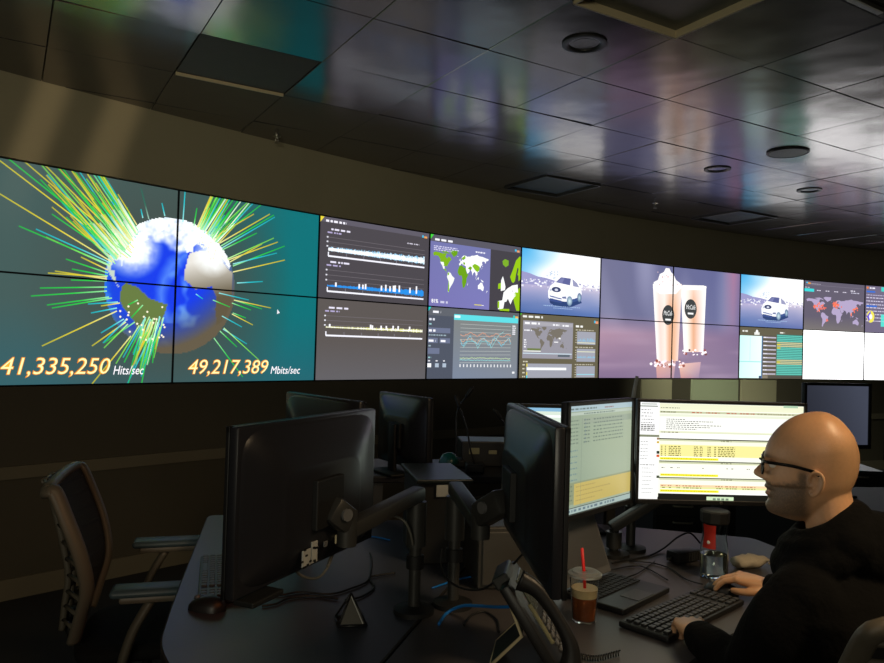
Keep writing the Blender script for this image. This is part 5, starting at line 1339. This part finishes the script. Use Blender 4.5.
def ear(mb, s):
    c = V((-.6, s * 7.15, 6.7))
    def E(x, y, z): return hp_(c.x + x, c.y + s * y, c.z + z)
    rim = catmull([(.9, -.1, -.2), (1.15, .1, .9), (.9, .5, 2.1), (0, .85, 2.75), (-1.1, 1.1, 2.45), (-1.75, 1.25, 1.3), (-1.6, 1.15, 0), (-1.0, .85, -1.2), (-.2, .55, -2.1), (.55, .25, -2.3), (.85, 0, -1.6)], 5)
    mb.tube([E(*p) for p in rim], .0041, 10)
    ant = catmull([(-.3, .45, 1.9), (-1.0, .75, 1.2), (-1.05, .75, .1), (-.6, .6, -.9), (.1, .4, -1.2)], 5)
    mb.tube([E(*p) for p in ant], .0032, 8)
    mb.sphere(E(-.35, -.15, .2), .01, 16, 10, (1.35 * 1, .5, 2.2), Matrix((HF, HL, Z_)).transposed())
    mb.sphere(E(.1, .4, -1.8), .0055, 12, 8)
    mb.sphere(E(.95, .15, -.35), .0042, 10, 8)
def limb(mb, pts, rads, n=8, seg=22): 
    pp = catmull(pts, n); rr = catmull([(r, 0, 0) for r in rads], n); mb.tube(pp, [q.x for q in rr], seg)
    mb.sphere(pp[0], rr[0].x * .995, seg, 10); mb.sphere(pp[-1], rr[-1].x * .995, seg, 10)
def hand(mb, w, f, up, s, curl, spread=0.0, thumb=None, lift=0.0):
    """w wrist, f direction of the fingers, up out of the back of the hand, s=+1 when the thumb lies towards +side"""
    f = f.normalized(); up = (up - f * up.dot(f)).normalized(); side = f.cross(up) * s      # thumb side
    def P(x, y, z): return w + f * x + side * y + up * z
    rings = []
    for (x, hw, hh, z) in ((-.03, .0265, .020, 0), (0, .027, .0195, 0), (.02, .032, .0185, .001), (.045, .038, .0175, .002), (.07, .0405, .0155, .003), (.088, .0395, .0135, .003), (.098, .036, .010, .001)):
        rings.append([P(x, hw * math.copysign(abs(math.cos(a_)) ** .8, math.cos(a_)), z + hh * math.copysign(abs(math.sin(a_)) ** .9, math.sin(a_))) for a_ in [2 * PI * q / 24 for q in range(24)]])
    mb.loft(rings)
    for i, (y, L, r_) in enumerate(((.029, .070, .0086), (.010, .078, .0089), (-.0095, .072, .0084), (-.0275, .056, .0074))):
        a = 0; p = P(.078, y, .003); d0 = spread * (1.2 - .8 * i); pts = [p]; rad = [r_ * 1.15]
        cv = curl[i] if isinstance(curl[0], (list, tuple)) else curl
        p = P(.095 - abs(i - 1) * .003, y * 1.03, .004); pts.append(p); rad.append(r_ * 1.14)
        for q, (k, cu_) in enumerate(zip((.46, .30, .24), cv)):
            a += math.radians(cu_); d = (f * math.cos(a) - up * math.sin(a)) + side * (d0 * math.cos(a))
            p = p + d.normalized() * (L * k); pts.append(p); rad.append(r_ * (1.02, .93, .80)[q])
        pp = []; rr = []
        for q in range(len(pts) - 1):
            for t in (0, .5): pp.append(pts[q].lerp(pts[q + 1], t)); rr.append(rad[q] + (rad[q + 1] - rad[q]) * t)
        pp.append(pts[-1]); rr.append(rad[-1]); mb.tube(pp, rr, 12); mb.sphere(pp[-1], rr[-1] * 1.0, 12, 8)
        mb.sphere(pts[1] + up * .002, rad[1] * 1.08, 12, 8)
    th = thumb or [(.02, .022, -.006), (.045, .042, -.010), (.068, .052, -.014), (.088, .054, -.018)]
    tp = [P(*t) for t in th]; mb.tube(catmull(tp, 4), [.014, .0138, .0134, .0128, .0122, .0116, .011, .0106, .0104, .010, .0096, .009, .0082], 12); mb.sphere(tp[-1], .0083, 12, 8)

neckb = chin0 + HF * -.040 + Z_ * -.095 + V((.018, -.004, 0))
shz = neckb.z - .075
SL = V((neckb.x, neckb.y, shz)) + BL * .158 + BF * .015; SR = V((neckb.x, neckb.y, shz)) - BL * .165 + BF * .015
pel = V((neckb.x, neckb.y, .555)) - BF * .085
chest = V((neckb.x, neckb.y, neckb.z - .20)) - BF * .01
LH = at_z(699, 635, .800); LH = V((LH.x, LH.y, .795))             # left wrist
LE = V((.690, 1.62, .775))
RW = V((.985, 2.175, .790)); RE = V((1.13, 1.98, .80))
body = MB()
head_mesh(body); ear(body, 1); ear(body, -1)
# neck
nk = []
for t in range(9):
    u = t / 8; c = hp_(-3.0, 0, 5.5) * (1 - u) + (neckb + Z_ * -.02) * u
    nk.append(ring_at(c, HF, HL, .050 + .012 * u, .047 + .016 * u * u, .055 + .016 * u * u, 28))
body.loft(nk)
# torso (under the hoodie)
tors = []
for (u, rf, rb, rs) in ((0, .10, .11, .165), (.12, .115, .115, .175), (.3, .11, .10, .158), (.5, .108, .105, .160), (.68, .11, .11, .172), (.82, .10, .105, .178), (.92, .075, .085, .160), (.98, .06, .065, .11), (1.04, .05, .055, .07)):
    c = pel.lerp(V((neckb.x, neckb.y, neckb.z - .02)), u); tors.append(ring_at(c, BF, BL, rf, rb, rs, 32, 2.3))
body.loft(tors)
limb(body, [SL - BL * .02, SL.lerp(LE, .4) , LE], [.058, .050, .040]); limb(body, [LE, LE.lerp(LH, .45), LH], [.040, .039, .027])
limb(body, [SR + BL * .02, SR.lerp(RE, .4), RE], [.058, .050, .040]); limb(body, [RE, RE.lerp(RW, .45), RW], [.040, .039, .027])
KL = pel + BF * .44 + BL * .115 + Z_ * -.03; KR = pel + BF * .44 - BL * .115 + Z_ * -.03
for s, K_ in ((1, KL), (-1, KR)):
    limb(body, [pel + BL * (.09 * s) + BF * .02, pel.lerp(K_, .5) + BL * (.04 * s), K_], [.088, .082, .058])
    A_ = V((K_.x, K_.y, .09)) + BF * .03; limb(body, [K_, K_.lerp(A_, .35) - BF * .01, A_], [.056, .054, .038])
    limb(body, [A_ + Z_ * -.035 - BF * .03, A_ + Z_ * -.04 + BF * .06, A_ + Z_ * -.05 + BF * .15], [.034, .036, .026])
# hands
lf = V((.06, .99, 0)).normalized()
hand(body, LH, lf + Z_ * -.02, Z_ + lf * .05, 1, ((34, 46, 22), (36, 46, 22), (36, 46, 24), (34, 44, 24)), .05)
rf_ = V((-.86, .50, 0)).normalized()
hand(body, RW, rf_ + Z_ * .10, Z_ + BL * .05, -1, ((22, 26, 14), (20, 28, 16), (24, 32, 18), (28, 34, 18)), .07, [(.02, .024, -.008), (.045, .042, -.016), (.072, .046, -.022), (.094, .040, -.026)])
ROOT = V((pel.x, pel.y, 0))
person = empty('person', ROOT, 0, 'bald bearded man in a black hoodie and glasses, typing at the grey desk', 'person')
def voxel(mb, name, vox, sm_it, sm_f=.5, disp=None):
    me = bpy.data.meshes.new(name + '_src'); me.from_pydata([V(v) - ROOT for v in mb.v], [], mb.f)
    o = bpy.data.objects.new(name + '_src', me); C.objects.link(o)
    bm = bmesh.new(); bm.from_mesh(me); bmesh.ops.recalc_face_normals(bm, faces=bm.faces); bm.to_mesh(me); bm.free()
    r_ = o.modifiers.new('r', 'REMESH'); r_.mode = 'VOXEL'; r_.voxel_size = vox
    s_ = o.modifiers.new('s', 'SMOOTH'); s_.factor = sm_f; s_.iterations = sm_it
    dg = bpy.context.evaluated_depsgraph_get(); dg.update()
    out = bpy.data.meshes.new_from_object(o.evaluated_get(dg)); out.name = name
    bpy.data.objects.remove(o); bpy.data.meshes.remove(me)
    return out
bme = voxel(body, 'body', .0024, 3)
# skin colours that stay with the skin: stubble beard, lips, brows
cols = []
Mi = Matrix((HF, HL, Z_))
for v in bme.vertices:
    q = Mi @ (v.co + ROOT - chin0) * 100; x, y, z = q.x / .93, q.y, q.z + q.x / .93 * .085
    skin = (0.60, 0.33, 0.175)
    c = skin
    if z > -4 and (V((x, y, z)) - V((0, 0, 9))).length < 20:
        n = noise.noise(V((x * 1.6, y * 1.6, z * 1.6))) * .5 + .5; n2 = noise.noise(V((x * 5, y * 5, z * 5))) * .5 + .5
        # beard: jaw and cheeks below the line from the ear to the mouth corner
        sm = lambda e0, e1, t: (lambda k: k * k * (3 - 2 * k))(max(0, min(1, (t - e0) / (e1 - e0))))
        line_z = 7.4 - max(0, x - 1.0) * .17 + (n - .5) * 1.2
        b_ = sm(-.9, .9, line_z - z) * sm(-.6, 2.0, x)
        b_ = max(b_, sm(.4, 1.6, x) * (1 - sm(2.2, 3.6, x)) * (1 - sm(8.4, 10.6, z)) * sm(2, 5, z))
        if z < -.4: b_ *= max(0, 1 + (z + .4) / 2.2)
        if x > 8.0 and abs(y) < 3.2: b_ = max(b_ * (1 - .35 * sm(5.2, 6.6, z)), sm(4.6, 5.2, z) * (1 - sm(6.2, 6.9, z)))
        lip = math.exp(-((z - 4.1) / .75) ** 2) * math.exp(-(y / 2.2) ** 4) if x > 8.6 else 0
        if lip > .4: b_ *= 1 - lip
        c = mixc(c, (0.10, 0.072, 0.05), min(.95, b_ * (.62 + .5 * n2)))
        if lip > .3: c = mixc(c, (0.46, 0.19, 0.13), min(1, lip))
        # brow
        if x > 6.5 and 11.7 < z < 12.9: c = mixc(c, (0.07, 0.045, 0.03), .8 * max(0, 1 - abs(z - 12.25) / .55) * max(0, 1 - abs(abs(y) - 3.2) / 2.2))
        # shaved scalp shade
        sc = max(0, min(1, (z - 3) / 2)) * max(0, min(1, (-1.0 - x) / 3)) * max(0, min(1, (17.5 - z) / 4)); c = mixc(c, (0.27, 0.17, 0.085), sc * .55)
        c = tuple(k * (.94 + .12 * n) for k in c)
    cols += [c[0], c[1], c[2], 1]
ca = bme.color_attributes.new('skin', 'FLOAT_COLOR', 'POINT'); ca.data.foreach_set('color', cols)
mk = bpy.data.materials.new('skin'); mk.use_nodes = True; nt = mk.node_tree; b = nt.nodes['Principled BSDF']
at = nt.nodes.new('ShaderNodeAttribute'); at.attribute_name = 'skin'; nt.links.new(at.outputs['Color'], b.inputs['Base Color'])
b.inputs['Roughness'].default_value = .42; b.inputs['Subsurface Weight'].default_value = .08; b.inputs['Subsurface Radius'].default_value = (.01, .004, .002)
nz = nt.nodes.new('ShaderNodeTexNoise'); nz.inputs['Scale'].default_value = 350; bp = nt.nodes.new('ShaderNodeBump'); bp.inputs['Strength'].default_value = .12; bp.inputs['Distance'].default_value = .002
tc = nt.nodes.new('ShaderNodeTexCoord'); nt.links.new(tc.outputs['Object'], nz.inputs['Vector']); nt.links.new(nz.outputs['Fac'], bp.inputs['Height']); nt.links.new(bp.outputs['Normal'], b.inputs['Normal'])
link('body', bme, mk, person, True)
# eyes
M_eye = mat('eye_white', rgb(226, 220, 210), .2); M_iris = mat('brown_iris', rgb(52, 34, 24), .15)
for s in (1, -1):
    e = hp_(8.35, s * 3.1, 10.75) - ROOT
    ey = MB().sphere(e, .0118, 18, 12).build('eye', M_eye, person, True)
    MB().sphere(hp_(9.15, s * 3.1, 10.7) - ROOT, .0055, 14, 10, (.55, 1, 1), Matrix((HF, HL, Z_)).transposed()).build('iris', M_iris, ey, True)
    # upper lid
    MB().sphere(hp_(8.35, s * 3.1, 11.05) - ROOT, .0125, 18, 10, (1, 1.05, .72), Matrix((HF, HL, Z_)).transposed()).build('eyelid', mat('eyelid_skin_%d' % s, (0.40, 0.19, 0.095, 1), .5), person, True)
# hoodie
hd = MB(); tors = []
for (u, rf, rb, rs) in ((-.10, .125, .135, .190), (.0, .135, .145, .198), (.15, .14, .14, .195), (.35, .132, .128, .182), (.55, .128, .128, .182), (.70, .126, .130, .190), (.82, .112, .122, .190), (.91, .088, .104, .166), (.965, .074, .088, .118), (1.0, .066, .080, .086)):
    c = pel.lerp(V((neckb.x, neckb.y, neckb.z - .02)), u); tors.append(ring_at(c, BF, BL, rf, rb, rs, 36, 2.3))
hd.loft(tors)
limb(hd, [SL - BL * .03, SL.lerp(LE, .42) + BL * .008, LE], [.076, .068, .058]); limb(hd, [LE, LE.lerp(LH, .5), LE.lerp(LH, .96)], [.058, .050, .040])
limb(hd, [SR + BL * .03, SR.lerp(RE, .42), RE], [.076, .068, .058]); limb(hd, [RE, RE.lerp(RW, .5), RE.lerp(RW, .93)], [.058, .050, .040])
# collar and hood lying behind the neck
ring = []
for k in range(25):
    a_ = 2 * PI * k / 24; c, s = math.cos(a_), math.sin(a_)
    z = -3.3 - 2.2 * max(0, c) + 3.2 * max(0, -c); ring.append(hp_(-3.6 + (7.0 if c > 0 else 6.4) * c, 7.0 * s, z))
hd.tube(ring, [.017 + .008 * (1 - math.cos(2 * PI * k / 24)) / 2 for k in range(25)], 14)
ring2 = [p - Z_ * .034 + (p - neckb).normalized() * .010 for p in ring]
hd.tube(ring2, .030, 14)
ring3 = [p - Z_ * .075 + (p - neckb).normalized() * .016 for p in ring]
hd.tube(ring3, .040, 14)
nb = []
for (dz, r0) in ((-.02, .060), (-.06, .075), (-.10, .10), (-.15, .12)): nb.append(ring_at(V((neckb.x, neckb.y, 0)) - BF * .01 + Z_ * (neckb.z + dz), BF, BL, r0, r0 * 1.1, r0 * 1.25, 28))
hd.loft(nb)
MD = Matrix((BF, BL, Z_)).transposed()
hd.sphere(hp_(-11.5, 0, -4.6), .088, 24, 16, (.62, 1.25, .58), MD @ rotm(0, math.radians(-25), 0))
hd.sphere(hp_(-15, -1, -8.5), .085, 24, 16, (.55, 1.25, .8), MD)
for q_ in (1, -1): hd.sphere(hp_(-8.5, 6.2 * q_, -5.6), .055, 20, 14, (1, .85, .8))
hme = voxel(hd, 'hoodie', .006, 5)
for v in hme.vertices:
    p = v.co + ROOT; nrm = v.normal
    v.co = v.co + nrm * (.005 * noise.noise(V((p.x * 13, p.y * 13, p.z * 7))) + .0025 * noise.noise(V((p.x * 30, p.y * 30, p.z * 16))))
link('hoodie', hme, M_hoodie, person, True)
mb = MB()
for W_, E_ in ((LH, LE), (RW, RE)):
    a_ = E_.lerp(W_, .86); b_ = E_.lerp(W_, 1.02); mb.tube([v - ROOT for v in (a_, a_.lerp(b_, .3), a_.lerp(b_, .7), b_)], [.041, .042, .040, .036], 20)
    mb.build('cuff', M_hoodie, person, True); mb = MB()
tr = MB()
for s, K_ in ((1, KL), (-1, KR)):
    limb(tr, [pel + BL * (.09 * s), pel.lerp(K_, .5) + BL * (.04 * s), K_], [.104, .096, .072])
    A_ = V((K_.x, K_.y, .10)) + BF * .03; limb(tr, [K_, K_.lerp(A_, .35) - BF * .01, A_], [.072, .066, .056])
tr.sphere(pel, .15, 24, 16, (1.0, 1.15, .75), Matrix((BF, BL, Z_)).transposed())
tme = voxel(tr, 'trousers', .008, 3); link('trousers', tme, M_jeans, person, True)
for s, K_ in ((1, KL), (-1, KR)):
    A_ = V((K_.x, K_.y, .09)) + BF * .03 - ROOT; rings = []
    for (x, hw, h_) in ((-.085, .022, .07), (-.07, .036, .085), (-.02, .041, .095), (.05, .044, .075), (.12, .048, .055), (.17, .040, .045), (.195, .018, .035)):
        c = V((A_.x, A_.y, 0)) + BF * x; rings.append([c + BL * (hw * math.cos(a2)) + Z_ * (max(.001, h_ * .5 + h_ * .5 * math.sin(a2))) for a2 in [2 * PI * q / 18 for q in range(18)]])
    MB().loft(rings).build('shoe', M_shoe, person, True, 60)
# glasses: a thing of its own on his nose and ears
gr = hp_(11.4, 0, 10.9); gl = empty('eyeglasses', gr, 0, 'black thick-rimmed glasses worn by the bald man', 'glasses')
def ge(x, y, z): return hp_(x, y, z) - gr
for s in (1, -1):
    lp = []
    for k in range(33):
        a_ = 2 * PI * k / 32; c, s2 = math.cos(a_), math.sin(a_); e = 2 / 2.8
        yy = 3.25 + 2.5 * math.copysign(abs(c) ** e, c); zz = 10.6 + 2.05 * math.copysign(abs(s2) ** e, s2)
        lp.append((11.15 - .055 * yy * yy * .35, s * yy, zz))
    MB().tube([ge(*p) for p in lp], .0025, 8).build('rim', M_frame, gl, True)
    c0 = ge(10.95, s * 3.25, 10.6); vs = [c0] + [ge(*p) for p in lp[:-1]]; mb = MB()
    back = [v - HF * .0012 for v in vs]
    n = 32; mb.add(vs + back, [(0, 1 + k, 1 + (k + 1) % n) for k in range(n)] + [(n + 1, n + 2 + (k + 1) % n, n + 2 + k) for k in range(n)])
    mb.build('lens', M_lens, gl, True)
    tp = catmull([(10.6, s * 5.75, 11.6), (10.0, s * 6.9, 11.55), (8.2, s * 7.25, 11.3), (4.2, s * 7.35, 10.7), (1.3, s * 7.6, 10.0), (-.6, s * 7.9, 9.4), (-2.0, s * 7.75, 8.0)], 6)
    MB().tube([ge(*p) for p in tp], .0024, 8, flat=(.8, 1.5)).build('temple', M_frame, gl, True)
MB().tube(catmull([ge(11.15, -.95, 11.2), ge(11.75, 0, 11.45), ge(11.15, .95, 11.2)], 5), .0022, 8).build('bridge', M_frame, gl, True)
CF = V((-.22, .975, 0)).normalized()
q = V((pel.x, pel.y, 0)) - CF * .02 + V((-.060, .01, 0))
chair('office chair the man in the hoodie sits on', (q.x, q.y), CF, hb=1.015, arms=False)
chair('empty office chair with a pale frame, behind the man\'s head by the blue-lit monitor', (2.22, 3.25), V((.25, .97, 0)).normalized(), hb=1.14)

# ------------------------------------------------------------------ light
def area(name, loc, target, size, power, col, sy=None, spread=None):
    l = bpy.data.lights.new(name, 'AREA'); l.energy = power; l.color = col; l.size = size
    if sy: l.shape = 'RECTANGLE'; l.size_y = sy
    if spread: l.spread = spread
    o = bpy.data.objects.new(name, l); C.objects.link(o); o.location = loc
    o.rotation_euler = (V(target) - V(loc)).to_track_quat('-Z', 'Y').to_euler()
    return o
area('added_wall_fill', (-.8, -2.6, 1.75), (-1.0, 5.5, 2.75), 1.6, 9.0, (1.0, .93, .72), .5, math.radians(75))  # added fill behind the camera, brightens the upper wall and ceiling
area('added_room_fill', (.2, -1.2, 2.8), (.2, 2.5, .8), 1.2, 2.0, (1.0, .92, .78), .6)  # added unseen fill that lifts the ambient level
area('warm_ceiling_lamp', (1.75, .75, 2.8), (.85, 1.66, 1.25), .7, 8, (1.0, .72, .42), None, math.radians(70))
area('added_far_fill', (2.4, 5.9, 2.86), (3.6, 8.6, .5), .18, 12, (.95, 1.0, .80), None, math.radians(58))  # added fill for the far wall panels; the downlights are unlit
# added unseen spot for the streaks, cut by a blind of made-up strips
src = V((.02, -.62, 1.56)); aim = ray(135, 120).normalized()
l = bpy.data.lights.new('streak_spot', 'SPOT'); l.energy = 150; l.color = (1.0, .78, .54); l.spot_size = math.radians(24); l.spot_blend = .6; l.shadow_soft_size = .003
o = bpy.data.objects.new('streak_spot', l); C.objects.link(o); o.location = src; o.rotation_euler = aim.to_track_quat('-Z', 'Y').to_euler()
streak_mask = empty('streak_shaper', src + aim * .3); tag(streak_mask, kind='structure')  # unseen mask, added to shape streaks that imitate glass reflections
M_mask = mat('streak_mask_board', rgb(60, 56, 50), .7, vary=.05, scale=20)
def bpt(px, py): d = ray(px, py).normalized(); return aim * 0 + d * (.3 / d.dot(aim)) - aim * .3
for x0, x1 in ((-160, 81), (110, 144), (175, 420)):
    y0, y1 = -140, 340; k = lambda y: (145 - y) * 36 / 102
    vs = [bpt(x0 + k(y1), y1), bpt(x1 + k(y1), y1), bpt(x1 + k(y0), y0), bpt(x0 + k(y0), y0)]
    mb = MB(); mb.add(vs + [v - aim * .002 for v in vs], [(0, 1, 2, 3), (7, 6, 5, 4), (0, 4, 5, 1), (1, 5, 6, 2), (2, 6, 7, 3), (3, 7, 4, 0)]); tag(mb.build('mask_strip', M_mask, streak_mask), kind='structure')
w = bpy.data.worlds.new('world'); scene.world = w; w.use_nodes = True
w.node_tree.nodes['Background'].inputs['Color'].default_value = (1.0, .9, .7, 1); w.node_tree.nodes['Background'].inputs['Strength'].default_value = .008

vs = scene.view_settings; vs.view_transform = 'Standard'; vs.look = 'None'; vs.exposure = 0.0; vs.gamma = 1.0; vs.use_curve_mapping = False
